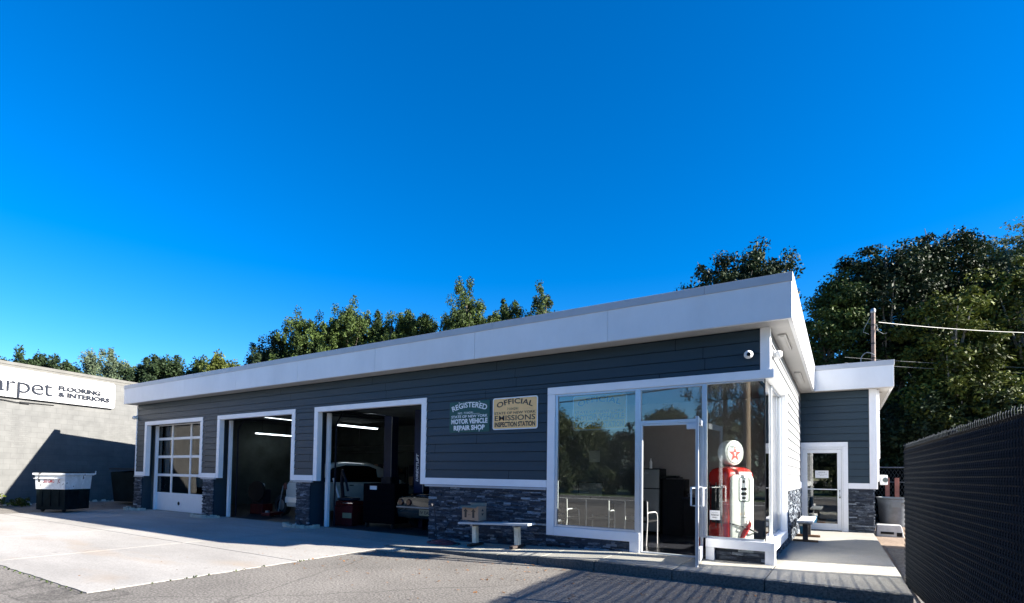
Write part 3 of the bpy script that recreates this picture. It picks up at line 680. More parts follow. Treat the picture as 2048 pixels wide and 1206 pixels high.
bench('white plank bench on dark posts beside the annex door', (.20, 4.75, plat_z(0, 4.75)), R(90), 1.9, M['leg_dark'])
bx = thing('cardboard_box', 'open cardboard box printed with two black up arrows on the bench', 'box', (-5.32, -.54, bz + .012 + .465 + .022), R(-4))
b = MB(); w, d_, h = .205, .13, .28; th = .006
b.box(-w, w, -d_, d_, 0, th); b.box(-w, w, -d_, -d_ + th, th, h); b.box(-w, w, d_ - th, d_, th, h); b.box(-w, -w + th, -d_ + th, d_ - th, th, h); b.box(w - th, w, -d_ + th, d_ - th, th, h)
b.build('box_body', M['cardboard'], bx)
fl_ = MB(); fl_.add([(-w - .02, -d_, h + .001), (w - .02, -d_, h + .001), (w - .02, -d_ - .07, h + .0 - .035), (-w - .04, -d_ - .075, h - .02)], [(0, 1, 2, 3)])
fl_.add([(-w, d_, h), (w, d_, h), (w, d_ + .02, h + .06), (-w, d_ + .02, h + .05)], [(0, 1, 2, 3)]); fl_.add([(w, -d_, h), (w, d_, h), (w - .14, d_, h + .012), (w - .14, -d_, h + .012)], [(0, 1, 2, 3)])
fl_.build('flap', M['cardboard'], bx)
for cx in (-.115, .085):
    ar = MB()
    ar.box(cx - .028, cx + .028, -d_ - .001, -d_ - .0003, .05, .17)
    ar.add([(cx - .06, -d_ - .001, .17), (cx + .06, -d_ - .001, .17), (cx, -d_ - .001, .23)], [(0, 1, 2)]); ar.build('printed_arrow', M['letter_black'], bx)
ar = MB()
put_text(ar, 'THIS UP', -.015, .10, .08, .018, 0, y=-d_ - .001, thick=.0006)
ar.build('printed_words', M['letter_black'], bx); ar = MB(); ar.add([(w + .001, -.03, .18), (w + .001, .05, .18), (w + .001, .01, .23)], [(0, 1, 2)]); ar.add([(w + .001, -.03, .14), (w + .001, .05, .14), (w + .001, .01, .09)], [(0, 1, 2)])
ar.build('printed_mark', M['letter_black'], bx)
hz = thing('garden_hose', 'dark red hose coiled on the ground under a wall tap', 'hose', (-6.05, -.62, .045))
pts = []
rr = random.Random(2)
for i in range(7 * 26):
    a = 2 * math.pi * i / 26; k = i / 26
    rx = .40 - .045 * k + .02 * math.sin(a * .7); pts.append((rx * math.cos(a) + .02 * math.sin(k * 3), (rx * .62) * math.sin(a), .014 + .010 * k + .006 * math.sin(a * 3 + k)))
MB().tube(pts, .011, 6).build('coil', M['hose'], hz, smooth=True)
MB().tube([(-.36, .02, .03), (-.34, .2, .03), (-.44, .34, .06), (-.55, .45, .25), (-.62, .50, .5), (-.66, .50, .70), (-.68, .50, .74)], .010, 6).build('riser', M['cable'], hz, smooth=True)
tp = MB(); tp.cyl((-.69, .57, .745), .018, -.09, 10, 'y'); tp.box(-.715, -.665, .47, .50, .76, .775); tp.build('tap', M['chrome'], hz)
# ================================================================ SECURITY CAMERAS
def seccam(label, loc, rz, size=1.0):
    c = thing('security_camera', label, 'camera', loc, rz, 'white dome cameras on the shop walls')
    s_ = size
    b = MB(); b.lathe([(0, 0), (.055 * s_, 0), (.058 * s_, -.02 * s_), (.045 * s_, -.03 * s_), (0, -.03 * s_)], n=20, axis='y'); b.build('mount', M['white'], c, smooth=True)
    b = MB(); b.lathe([(.001, -.115 * s_), (.03 * s_, -.112 * s_), (.052 * s_, -.09 * s_), (.06 * s_, -.06 * s_), (.052 * s_, -.035 * s_), (.03 * s_, -.026 * s_)], c=(0, 0, -.01), n=20, axis='y')
    b.build('ball', M['white'], c, smooth=True)
    b = MB(); b.lathe([(.001, -.1185 * s_), (.026 * s_, -.118 * s_), (.027 * s_, -.105 * s_)], c=(.012, 0, -.018), n=16, axis='y'); b.build('lens', M['black'], c)
    return c
seccam('white ball camera on the dark siding left of the corner', (-.36, -.024, 3.46), 0, 1.15)
seccam('white ball camera just round the corner on the pale side wall', (XR + .026, .55, 3.55), R(90), 1.15)
seccam('white ball camera at the far left end of the shop', (XL + .03, -.036, 3.40), R(-25), 1.2)
# ================================================================ GAS PUMP
gp = thing('vintage_gas_pump', 'red and white vintage petrol pump with a lit globe inside the corner window', 'gas pump', (-.77, .80, .16), R(52))
def rring(hx, hy, z, r, n=5, yo=0):
    return [(a, b + yo, z) for a, b in rrect(-hx, hx, -hy, hy, r, n)]
bdy = MB()
bdy.loft([rring(.33, .21, 0, .03), rring(.33, .21, .12, .05), rring(.31, .20, .16, .06), rring(.31, .20, 1.36, .06), rring(.305, .195, 1.42, .07), rring(.28, .175, 1.475, .08), rring(.22, .13, 1.51, .08), rring(.10, .08, 1.525, .05)])
bdy.build('cabinet', M['red'], gp, smooth=True)
pnl = MB(); prof = rrect(-.25, .25, .02, 1.385, .09, 8); n = len(prof)
ins = rrect(-.235, .235, .035, 1.37, .08, 8)
vs = [(a, -.198, b) for a, b in prof] + [(a, -.226, b) for a, b in prof] + [(a, -.236, b) for a, b in ins]
pnl.add(vs, [(i, (i + 1) % n, (i + 1) % n + n, i + n) for i in range(n)] + [(i + n, (i + 1) % n + n, (i + 1) % n + 2 * n, i + 2 * n) for i in range(n)] + [tuple(range(2 * n, 3 * n))])
M['pump_white'] = mat('aged_white_enamel', (.55, .55, .53), .3, var=.06, coat=.3); pnl.build('door_panel', M['pump_white'], gp, smooth=True)
M['pump_grey'] = mat('grey_dial', (.10, .125, .125), .3, var=.05)
dl = MB(); dz = .12
plate(dl, -.10, .17, .80 + dz, 1.22 + dz, .05, -.2362, -.2385, 0)
plate(dl, -.085, .10, .83 + dz, 1.205 + dz, .03, -.2386, -.246, 1); dl.box(-.06, .075, -.2466, -.2462, 1.0 + dz, 1.05 + dz, 2); dl.box(-.06, .075, -.2466, -.2462, .92 + dz, .97 + dz, 2); dl.box(-.04, .05, -.2466, -.2462, .855 + dz, .89 + dz, 2); dl.lathe([(.001, -.2466), (.03, -.2464)], c=(.0, 0, 1.15 + dz), n=14, mi=2, axis='y')
dl.build('dial_window', [M['pump_grey'], M['white'], M['black']], gp)
M['orange_ink'] = mat('faded_orange_print', (.62, .42, .25), .5)
tx = MB(); put_text(tx, 'FIRE CHIEF', .03, .70, .30, .042, .012, y=-.2362, thick=.001); tx.build('lettering', M['orange_ink'], gp)
tx = MB(); put_text(tx, 'GASOLINE', .03, .655, .13, .018, 0, y=-.2362, thick=.001); tx.build('small_lettering', M['black'], gp)
nz = MB(); nz.tube([(-.05, -.25, .16), (.01, -.265, .27), (.06, -.27, .33), (.11, -.27, .40), (.12, -.26, .48)], [.028, .042, .036, .026, .010], 10)
nz.tube([(.03, -.29, .30), (.0, -.33, .36), (.04, -.34, .42), (.10, -.30, .42)], .011, 6)
nz.build('nozzle', M['red'], gp, smooth=True, loc=(0, 0, .15))
MB().tube([(.06, -.27, .33), (.22, -.30, .26), (.34, -.22, .25), (.38, -.05, .34), (.37, .05, .60), (.34, .06, .8)], .016, 8).tube([(-.31, -.12, .42), (-.22, -.25, .40), (-.06, -.265, .36), (.05, -.27, .33)], .012, 6).build('pump_hose', M['cable'], gp, smooth=True, loc=(0, 0, .15))
MB().box(-.332, -.31, -.10, .10, .55, 1.2).build('side_glass', M['black'], gp, bevel=.008)
sp = MB(); [sp.box(-.345, -.333, a, a + .018, .5, 1.25) for a in (-.13, -.02, .11)]; sp.build('side_rails', M['chrome'], gp)
M['globe_white'] = mat('globe_white', (.62, .62, .60), .25, var=.03, coat=.4); gl = MB(); gl.lathe([(.001, -.085), (.19, -.085), (.215, -.07), (.22, -.04), (.22, .04), (.215, .07), (.19, .085), (.001, .085)], c=(0, 0, 1.77), n=40, axis='y')
g_ = gl.build('globe', M['globe_white'], gp, smooth=True)
gn = MB(); gn.cyl((0, 0, 1.515), .05, .05, 16); gn.build('globe_neck', M['chrome'], gp)
gr = MB(); gr.lathe([(.176, -.0855), (.182, -.0875), (.188, -.0855)], c=(0, 0, 1.77), n=40, axis='y'); gr.build('globe_ring', M['black'], g_)
st = MB(); pts = []
for i in range(10):
    a = math.pi / 2 + i * math.pi / 5; r_ = .145 if i % 2 == 0 else .058
    pts.append((r_ * math.cos(a), -.0862, 1.745 + r_ * math.sin(a)))
st.add(pts + [(0, -.0865, 1.745)], [(i, (i + 1) % 10, 10) for i in range(10)]); M['star_red'] = mat('star_red', (.50, .015, .01), .4, var=.02)
st.build('star_emblem', M['star_red'], g_)
tl = MB(); put_text(tl, 'T', 0, 1.715, .05, .055, .03, y=-.0868, thick=.0006); tl.build('star_letter', M['letter_white'], g_)
tl = MB(); put_text(tl, 'TEXACO', 0, 1.845, .22, .035, .02, arc=.012, y=-.0875, thick=.0006); tl.build('globe_lettering', M['black'], g_)
gp.scale = (.95, 1.22, 1)
# ================================================================ OFFICE FURNITURE
def chair(label, loc, rz):
    c = thing('office_chair', label, 'chair', loc, rz, 'metal legged chairs behind the display window')
    s_ = MB(); s_.box(-.23, .23, -.22, .22, .43, .475); s_.build('seat', M['black'], c, bevel=.015)
    s_ = MB(); s_.box(-.22, .22, .205, .24, .55, .86); s_.build('backrest', M['black'], c, bevel=.012)
    for x in (-.235, .235):
        l = MB(); l.tube([(x, -.23, 0), (x, -.225, .52), (x, -.20, .60), (x, -.12, .63), (x, .18, .63), (x, .23, .60)], .013, 8); l.build('front_leg', M['lit_leg'], c, smooth=True)
        l = MB(); l.tube([(x, .27, 0), (x, .22, .45), (x, .235, .84)], .013, 8); l.build('rear_leg', M['lit_leg'], c, smooth=True)
    return c
c0 = chair('metal legged chair at the left edge of the display window', (-4.15, 1.15, .16), R(170))
clone(c0, (-3.30, 1.1, .16), R(186), 'metal legged chair in the middle of the display window')
clone(c0, (-2.50, 1.25, .16), R(172), 'metal legged chair beside the entrance opening')
fg = thing('refrigerator', 'grey two-door fridge seen through the open entrance', 'fridge', (-2.95, 3.38, .16))
M['fridge'] = mat('grey_fridge', (.24, .26, .27), .35, metal=.3, var=.06)
MB().box(-.28, .28, -.24, .30, .03, 1.52).build('cabinet', M['black'], fg, bevel=.01)
f = MB(); f.box(-.275, .275, -.30, -.245, 1.06, 1.50); f.build('freezer_door', M['fridge'], fg, bevel=.012); f = MB(); f.box(-.275, .275, -.30, -.245, .06, 1.04); f.build('fridge_door', M['fridge'], fg, bevel=.012)
f = MB(); f.box(-.05, .03, -.304, -.301, 1.40, 1.42); f.build('badge', M['chrome'], fg)
o = MB().lathe([(.001, 0), (.035, 0), (.035, .15), (.012, .2), (.012, .24), (.001, .24)], n=14).build('plastic_bottle', M['white'], None, smooth=True, loc=(-2.93, 3.3, 1.682)); tag(o, 'white bottle standing on the fridge', 'bottle')
o = MB().box(-.28, .30, -.2, .2, 0, .035).box(-.22, .24, -.16, .16, .035, .07).build('tray', M['black'], None, bevel=.008, loc=(-2.55, 3.35, 1.45)); tag(o, 'black tray on top of the tall cabinet beside the fridge', 'tray')
tc_ = MB().box(-.24, .24, -.25, .3, 0, 1.28).build('tall_cabinet', M['black'], None, bevel=.006, loc=(-2.40, 3.5, .16)); tag(tc_, 'narrow black cabinet right of the fridge', 'cabinet')
ct = thing('counter', 'black counter against the grey office wall', 'counter', (-1.45, 3.4, .16))
MB().box(-.68, .95, -.28, .38, 0, .84).build('counter_body', M['black'], ct, bevel=.004); MB().box(-.70, .97, -.31, .40, .842, .88).build('counter_top', M['blacksteel'], ct, bevel=.006)
cm = thing('coffee_maker', 'black coffee maker with glass jug on the counter', 'coffee maker', (-1.42, 3.35, 1.042))
f = MB(); f.box(-.12, .12, -.02, .16, 0, .32); f.box(-.12, .12, -.18, .16, .25, .34); f.box(-.12, .12, -.18, .16, 0, .03); f.build('housing', M['black'], cm, bevel=.01)
MB().lathe([(.001, .035), (.07, .035), (.085, .1), (.06, .19), (.001, .19)], c=(0, -.09, 0), n=18).build('jug', M['chrome'], cm, smooth=True)
o = MB().lathe([(.001, 0), (.06, 0), (.06, .2), (.05, .215), (.001, .215)], n=18).build('canister', M['leg_cream'], None, smooth=True, loc=(-1.78, 3.32, 1.042)); tag(o, 'cream canister on the counter left of the coffee maker', 'canister')
o = MB().lathe([(.001, 0), (.08, 0), (.11, .07), (.10, .075), (.07, .015), (.001, .015)], n=18).build('bowl', M['steel'], None, smooth=True, loc=(-1.98, 3.3, 1.042)); tag(o, 'metal bowl on the left end of the counter', 'bowl')
dk = thing('reception_desk', 'long dark desk behind the display window', 'desk', (-4.6, 2.75, .16))
MB().box(-1.25, 1.1, -.3, .35, .70, .74).build('desk_top', M['blacksteel'], dk, bevel=.004); MB().box(-1.22, 1.07, -.27, -.24, 0, .698).build('front_panel', M['black'], dk)
M['screen'] = mat('pale_reflection', (.20, .23, .23), .3, var=.3, scale=3)  # pale colour of a reflection in the display glass
def refl_panel(label, loc):  # panels added in place of pale reflections in the display window
    m_ = thing('reflection_panel', label, 'reflection_panel', loc, R(20), 'added panels standing in for window reflections')
    MB().box(-.30, .30, -.0, .03, .08, .44).build('casing', M['black'], m_, bevel=.008); MB().box(-.28, .28, -.004, -.0005, .10, .42).build('screen', M['screen'], m_); MB().box(-.02, .02, .0, .03, .02, .08).box(-.1, .1, -.06, .08, 0, .018).build('stand', M['black'], m_)
    return m_
m0 = refl_panel('added grey panel standing in for a window reflection, left half of the desk', (-5.35, 2.7, .902)); clone(m0, (-4.2, 2.7, .902), R(14), 'added grey panel standing in for a window reflection, right half of the desk')
notice('wall_certificate', 'small framed certificate on the office wall left of the amber sign', (-6.0, 3.89, 1.95), .35, .25, [])
notice('wall_calendar', 'small pale calendar on the office wall behind the display window', (-4.6, 3.89, 1.85), .3, .3, [])
# ================================================================ GARAGE CONTENTS
M['tube'] = emit('fluorescent_tube', (.85, .95, 1.0), 1.2)
def lamp(label, loc, rz, L=1.5):
    l = thing('tube_light', label, 'ceiling light', loc, rz, 'tube lights hanging in the garage')
    MB().box(-.09, .09, -L / 2, L / 2, .03, .07).build('fitting', M['white'], l, bevel=.004)
    for x in (-.045, .045): MB().cyl((x, -L / 2 + .02, .012), .018, L - .04, 10, 'y').build('lamp_tube', M['tube'], l)
    MB().tube([(0, -L / 3, .07), (0, -L / 3, 3.65 - loc[2])], .006, 5).tube([(0, L / 3, .07), (0, L / 3, 3.65 - loc[2])], .006, 5).build('hanger', M['black'], l)
    return l
lamp('long tube light over the red tool cart in the right bay', (-13.7, 4.0, 3.1), R(-3), 1.75)
lamp('short tube light high in the right bay near the lift', (-10.45, 1.9, 3.25), R(-6), 1.0)
lamp('short tube light crossing the one near the lift', (-10.75, 2.15, 3.33), R(-30), 1.0)
lamp('tube light deep in the middle bay', (-20.1, 5.0, 3.07), 0, 1.8)
lamp('tube light just inside the top of the middle bay', (-14.75, 1.65, 3.22), R(2), 1.5)
def ringc(y, w, z0, z1, zr, n=0):
    """rounded-box car cross-section at y: half width w from z0 to z1, shoulder rounding zr"""
    return [(-w * .94, y, z0), (-w, y, z0 + .12), (-w, y, z1 - zr), (-w * .93, y, z1 - zr * .3), (-w * .8, y, z1), (0, y, z1 + .012), (w * .8, y, z1), (w * .93, y, z1 - zr * .3), (w, y, z1 - zr), (w, y, z0 + .12), (w * .94, y, z0)]
def car(name, label, loc, rz, body, L, W, low, green, lights, wheel_r=.33, group=None, cat='car', plate_y=None):
    """low: (y, halfwidth factor, z0, z1) stations; green: (y, top z, factor) stations of the cabin"""
    c = thing(name, label, cat, loc, rz, group)
    b = MB(); b.loft([ringc(y, W / 2 * f, z0, z1, .14) for y, f, z0, z1 in low]); bo = b.build('body', body, c, smooth=True)
    zb = green[0][3]
    g = MB(); cb = MB()
    def gr_(y, zt, f, zb_): return [(-W / 2 * .93 * 1.0, y, zb_), (-W / 2 * f, y, zt - .05), (-W / 2 * f * .85, y, zt), (W / 2 * f * .85, y, zt), (W / 2 * f, y, zt - .05), (W / 2 * .93, y, zb_)]
    g.loft([gr_(*s_) for s_ in green]); g.build('roof', body, c, smooth=True)
    # side glass and end glass as panels standing just proud of the cabin
    gl_ = MB(); k = len(green)
    for sx in (-1, 1):
        top = []; bot = []
        for y, zt, f, zb_ in green:
            t = .14; a = (W / 2 * .93, zb_ + .03); e = (W / 2 * f, zt - .07)
            bot.append((sx * (a[0] + .006), y * .93, a[1])); top.append((sx * (e[0] + (a[0] - e[0]) * t + .01), y * .93, e[1] - (e[1] - a[1]) * .06 if zt - zb_ > .12 else a[1] + .01))
        vs = bot + top
        gl_.add(vs, [(i, i + 1, i + 1 + k, i + k) for i in range(k - 1)])
    gl_.build('side_window', M['carglass'], c)
    rg = MB(); s0, s1 = green[0], green[1]
    rg.add([(-W / 2 * .78, s0[0] - .012, s0[3] + .05), (W / 2 * .78, s0[0] - .012, s0[3] + .05), (W / 2 * s1[2] * .8, s1[0] - .03, s1[1] - .06), (-W / 2 * s1[2] * .8, s1[0] - .03, s1[1] - .06)], [(0, 1, 2, 3)]); rg.build('rear_window', M['carglass'], c)
    for sx in (-1, 1):
        for wy in (L * .19, L * .80):
            w_ = MB(); w_.lathe([(wheel_r * .6, -.10), (wheel_r * .95, -.10), (wheel_r, -.07), (wheel_r, .07), (wheel_r * .95, .10), (wheel_r * .6, .10)], c=(sx * (W / 2 - .09), wy, wheel_r), n=28, axis='x')
            wo_ = w_.build('wheel', M['rubber'], c, smooth=True)
            q = MB(); q.lathe([(.001, sx * .085), (wheel_r * .25, sx * .09), (wheel_r * .58, sx * .075), (wheel_r * .6, sx * .03)], c=(sx * (W / 2 - .09), wy, wheel_r), n=20, axis='x'); q.build('rim', M['steel'], wo_, smooth=True)
    for (x0, x1, z0, z1, rnd) in lights:
        for sx in (-1, 1):
            t = MB()
            if rnd: t.lathe([(.001, -.03), (rnd * .8, -.03), (rnd, -.01), (rnd, .05)], c=(sx * x0, 0, z0), n=20, axis='y')
            else: t.box(sx * x0, sx * x1, -.012, .12, z0, z1)
            t.build('tail_light', M['taillamp'], c, smooth=bool(rnd))
    return c
M['taillamp'] = mat('tail_lamp_red', (.06, .008, .008), .15, var=.1)
M['silver'] = mat('silver_car_paint', (.62, .65, .61), .22, metal=.0, var=.03, coat=1.0)
M['teal'] = mat('teal_car_paint', (.014, .028, .030), .25, metal=.3, var=.05, coat=1.0)
M['vanwhite'] = mat('van_paint', (.6, .6, .6), .3, var=.05, coat=.5)
low = [(.0, .86, .42, .98), (.05, .93, .32, 1.02), (.35, 1.0, .26, 1.05), (1.2, 1.0, .22, 1.04), (3.2, 1.0, .22, 1.0), (3.6, .98, .22, .96), (4.2, .93, .26, .82), (4.5, .8, .34, .68)]
gre = [(.12, 1.10, .84, 1.0), (.55, 1.50, .72, 1.0), (1.1, 1.60, .72, 1.0), (2.1, 1.59, .72, 1.0), (2.75, 1.42, .74, .99), (3.45, 1.0, .86, .97)]
sc_ = car('hatchback', 'silver hatchback parked nose-in across the middle bay, seen through both open bays', (-13.12, 1.25, .012), R(-2), M['silver'], 4.5, 1.82, low, gre, [(.74, .90, .80, .98, 0)])
sc_.scale = (1.04, 1.04, 1.13); t = MB(); t.box(.905, .93, 2.05, 2.22, .90, .925); t.box(.905, .93, 1.0, 1.16, .93, .955); t.build('door_handle', M['chrome'], sc_, bevel=.005)
t = MB(); t.loft([rring(.08, .05, -.05, .03), rring(.1, .07, .0, .04), rring(.07, .05, .07, .03)]); t.build('mirror', M['silver'], sc_, smooth=True, loc=(1.0, 3.0, 1.02))
t = MB(); t.box(-.8, .8, -.03, .1, .42, .60); t.build('bumper', M['silver'], sc_, bevel=.03)
low2 = [(.0, .90, .45, .86), (.06, .97, .35, .90), (.5, 1.0, .22, .92), (1.6, 1.0, .2, .90), (2.8, 1.0, .2, .84), (3.8, .96, .2, .72), (4.4, .82, .28, .6)]
gre2 = [(.55, .93, .8, .90), (1.2, 1.15, .66, .89), (1.7, 1.18, .64, .88), (2.2, 1.14, .66, .87), (3.0, .86, .8, .83)]
cc = car('sports_car', 'dark teal sports car with round tail lamps standing behind the right door jamb', (-7.97, .95, .0), R(0), M['teal'], 4.5, 1.9, low2, gre2, [(.46, 0, .74, .74, .085), (.73, 0, .74, .74, .085)])
t = MB(); t.box(-.86, .86, -.035, .0, .60, .635); t.build('bumper_strip', M['steel'], cc, bevel=.006)
M['plate_yellow'] = mat('number_plate', (.30, .26, .15), .5, var=.1)
def nplate(parent, x, y, z, w=.32, s0='', name='licence_plate'):
    p = MB().box(x - w / 2, x + w / 2, y - .006, y, z, z + .15).build(name, M['plate_yellow'], parent)
    t = MB()
    if s0: put_text(t, s0, x, z + .035, w * .85, .08, .02, y=y - .007, thick=.001); t.build('plate_marks', M['letter_black'], p)
nplate(cc, .1, -.036, .43, .34, 'IV EA')
# red tool machine with arm and rolls, tyre beside it
rm = thing('tyre_changer', 'dark red tyre changing machine with raised arms at the left of the right bay', 'machine', (-10.72, 1.0, .012), R(10))
MB().box(-.32, .32, -.25, .35, 0, .55).box(-.28, .28, -.22, .3, .55, .68).build('cabinet', M['reddark'], rm, bevel=.02)
MB().lathe([(.001, .70), (.30, .70), (.32, .72), (.30, .76), (.08, .76), (.001, .80)], c=(.0, 0, 0), n=24).build('turntable', M['blacksteel'], rm, smooth=True)
MB().tube([(-.32, .2, .4), (-.42, .2, 1.15), (-.36, .15, 1.55)], [.06, .05, .04], 8).tube([(-.36, .15, 1.5), (-.12, .0, 1.25), (-.0, -.05, .95)], .035, 8).build('arm', M['blacksteel'], rm, smooth=True)
MB().tube([(-.52, -.05, 1.3), (-.25, -.1, .72)], .028, 8).build('lever', M['white'], rm, smooth=True)
MB().box(-.05, .35, -.28, -.27, .62, .64).build('tool_bar', M['chrome'], rm)
MB().box(.0, .30, -.262, -.252, .22, .36).build('label_plate', M['plate_yellow'], rm)
M['chest'] = mat('flat_black_chest', (.003, .003, .005), .8, spec=.04)
bb = thing('tool_chest', 'black wheeled tool chest with a small white label in the right bay', 'tool chest', (-9.55, 1.25, .012), R(4))
MB().box(-.55, .55, -.28, .3, .12, 1.18).build('cabinet', M['chest'], bb, bevel=.015)
dr = MB(); [dr.box(-.52, .52, -.292, -.283, .16 + .17 * k, .31 + .17 * k) for k in range(6)]; dr.build('drawers', M['chest'], bb, bevel=.004)
MB().box(-.30, -.06, -.296, -.293, 1.02, 1.12).build('white_label', M['paper'], bb)
for x in (-.45, .45): MB().cyl((x - .02, -.2, .06), .06, .04, 14, 'x').build('castor', M['rubber'], bb)
M['lift_blue'] = mat('dark_blue_lift_paint', (.010, .020, .06), .5, var=.15, spec=.25)
def lift(label, loc, text=False):
    l = thing('lift_post', label, 'lift post', loc, 0, 'posts of the two-post car lift')
    MB().box(-.17, .17, -.14, .14, .02, 3.5).build('column', M['lift_blue'], l, bevel=.01); MB().box(-.3, .3, -.28, .28, 0, .02).build('base_plate', M['blacksteel'], l)
    MB().box(-.2, .2, -.2, .2, 1.0 if not text else .5, 1.35 if not text else .85).build('carriage', M['blacksteel'], l, bevel=.01); MB().tube([(.19, -.17, .2), (.19, -.17, 3.2), (.05, -.17, 3.45)], .012, 6).build('hydraulic_line', M['steel'], l)
    if text:
        t = MB(); put_text(t, 'DIRECTLIFT', 0, -.035, .74, .08, .03, italic=.25, thick=.001); o = t.build('lettering', M['letter_white'], l); o.rotation_euler = (0, R(-90), 0); o.location = (-.04, -.142, 1.62)
    return l
lift('dark lift post standing nearer the middle of the right bay', (-11.0, 2.9, .012)); lift('dark blue lift post with white lettering beside the right jamb', (-8.75, 1.8, .012), True)
def shelf(label, loc, w_, seed):
    s_ = thing('storage_shelf', label, 'shelf', loc, 0, 'shelves along the back of the garage')
    f = MB(); [f.box(-w_ / 2, w_ / 2, -.25, .25, z, z + .03) for z in (.35, .9, 1.45)]; [f.box(x - .02, x + .02, y - .02, y + .02, 0, 1.75) for x in (-w_ / 2 + .02, w_ / 2 - .02) for y in (-.23, .23)]; f.build('rack', M['blacksteel'], s_)
    r = random.Random(seed)
    for z in (.38, .93, 1.48):
        x = -w_ / 2 + .05
        while x < w_ / 2 - .3:
            ww = r.uniform(.12, .4); hh = r.uniform(.15, .42); 
            o = MB().box(0, ww, -.16, .16, 0, hh).build('storage_carton', M[r.choice(['black', 'cardboard', 'reddark', 'steel', 'blacksteel'])], None, bevel=.008, loc=(loc[0] + x, loc[1], loc[2] + z))
            cartons.append(o); x += ww + r.uniform(.02, .1)
cartons = []
for i, (x, w_) in enumerate([(-19.4, 2.2), (-16.8, 2.0), (-14.2, 2.2), (-11.6, 2.0), (-9.1, 2.0)]): shelf(['first', 'second', 'third', 'fourth', 'fifth'][i] + ' steel shelf from the left along the garage back wall', (x, 8.55, .012), w_, i)
for o in cartons: tag(o, 'carton or tin on the steel shelves at the back of the garage', 'carton', 'cartons and tins on the garage shelves')
ty = thing('x', 'spare tyre leaning in the middle bay', 'tyre', (-16.9 + 2.2, .0, 0)); ty.name = 'spare_tyre'; ty.location = (-14.95, 1.9, .012)
MB().lathe([(.2, -.1), (.31, -.1), (.34, -.06), (.34, .06), (.31, .1), (.2, .1)], c=(0, 0, .34), n=28, axis='y').build('tread', M['rubber'], ty, smooth=True); MB().lathe([(.001, -.05), (.12, -.06), (.2, -.03)], c=(0, 0, .34), n=20, axis='y').build('rim', M['steel'], ty, smooth=True)
wb = thing('wheel_balancer', 'dark wheel balancer with a round guard and red base in the middle bay', 'machine', (-15.9, 1.7, .012), R(12))
MB().box(-.28, .28, -.2, .25, 0, .35).build('base', M['reddark'], wb, bevel=.02); MB().box(-.24, .24, -.16, .2, .352, .85).build('housing', M['blacksteel'], wb, bevel=.03)
MB().lathe([(.001, -.03), (.34, -.05), (.36, .0), (.34, .05), (.001, .05)], c=(.05, -.25, .78), n=26, axis='y').build('guard', M['black'], wb, smooth=True)
MB().lathe([(.001, 0), (.04, 0), (.04, .14), (.015, .2), (.001, .2)], c=(.1, .0, .855), n=12).build('spray_bottle', M['white'], wb, smooth=True)
jk = thing('floor_jack', 'small dark red floor jack with upright handle in the middle bay', 'jack', (-14.5, 1.2, .012), R(20))
MB().box(-.16, .16, -.35, .35, .06, .16).build('chassis', M['reddark'], jk, bevel=.02); MB().tube([(0, .3, .14), (.05, .45, 1.0)], .018, 8).build('handle', M['steel'], jk, smooth=True); MB().cyl((0, -.25, .16), .07, .06, 16).build('saddle', M['steel'], jk)
for x in (-.17, .17): MB().cyl((x - .02, .25, .055), .055, .04, 14, 'x').build('wheel', M['rubber'], jk)
pp = thing('wall_conduit', 'pipes and conduit running along the garage back wall', 'conduit', (-14, 8.9, 0))
pm = MB(); pm.tube([(-6.9, 0, 2.75), (7.0, 0, 2.72)], .03, 6); pm.tube([(-6.9, -.02, 2.45), (7.0, -.02, 2.5)], .018, 6); [pm.tube([(x, 0, 2.72), (x, 0, 3.6)], .015, 6) for x in (-5, -1.4, 1.2, 4.4)]; pm.build('pipe', M['steel'], pp)
# ================================================================ RIGHT SIDE CLUTTER
bk = thing('x', 'blue and white bucket under the bench at the side wall', 'bucket', (.12, 5.55, plat_z(0, 5.5))); bk.name = 'bucket'
M['blue_plastic'] = mat('blue_plastic', (.04, .22, .45), .4)
MB().lathe([(.001, 0), (.10, 0), (.12, .24)], n=20).build('bucket_body', M['blue_plastic'], bk, smooth=True); MB().lathe([(.121, .24), (.125, .30), (.11, .31), (.001, .31)], n=20).build('lid', M['white'], bk, smooth=True)
rl = thing('x', 'small dark vent in the pale stone beside the bench', 'vent', (XR + .05, 6.0, .55)); rl.name = 'wall_vent'
MB().box(0, .03, -.09, .09, -.12, .12).build('vent_frame', M['blacksteel'], rl); v_ = MB(); [v_.box(.03, .04, -.08, .08, -.1 + .04 * k, -.085 + .04 * k) for k in range(6)]; v_.build('louvre', M['black'], rl)
ub = thing('utility_box', 'white electric meter box on the annex corner', 'meter box', (1.72, AY + .14, 0))
MB().box(-.055, .0, -.05, .25, 2.05, 3.86).box(-.055, -.02, -.05, .2, 1.45, 2.05).build('conduit_cover', M['white'], ub, bevel=.004); MB().box(.0, .16, .02, .2, 1.36, 1.62).build('meter_box', M['white'], ub, bevel=.02); MB().cyl((.11, .015, 1.49), .06, -.02, 20, 'y').build('meter_dial', M['pump_grey'], ub)
tcn = thing('trash_can', 'large galvanised bin with square label behind the annex corner', 'bin', (2.32, 12.2, .012))
b = MB(); b.lathe([(.001, 0), (.40, 0), (.44, .5), (.47, .86), (.50, .88), (.50, .92), (.45, .92), (.42, .5), (.38, .05), (.001, .05)], n=36); b.build('bin_body', M['steel'], tcn, smooth=True)
MB().box(-.12, .12, -.485, -.465, .60, .82).build('bin_panel', M['fridge'], tcn, bevel=.01); MB().tube([(.18, -.43, .76), (.22, -.52, .76), (.34, -.50, .76), (.36, -.36, .76)], .02, 6).build('handle', M['steel'], tcn, smooth=True)
bs = thing('concrete_footing', 'pale concrete block with square holes beside the annex corner', 'concrete block', (1.92, 8.15, .012))
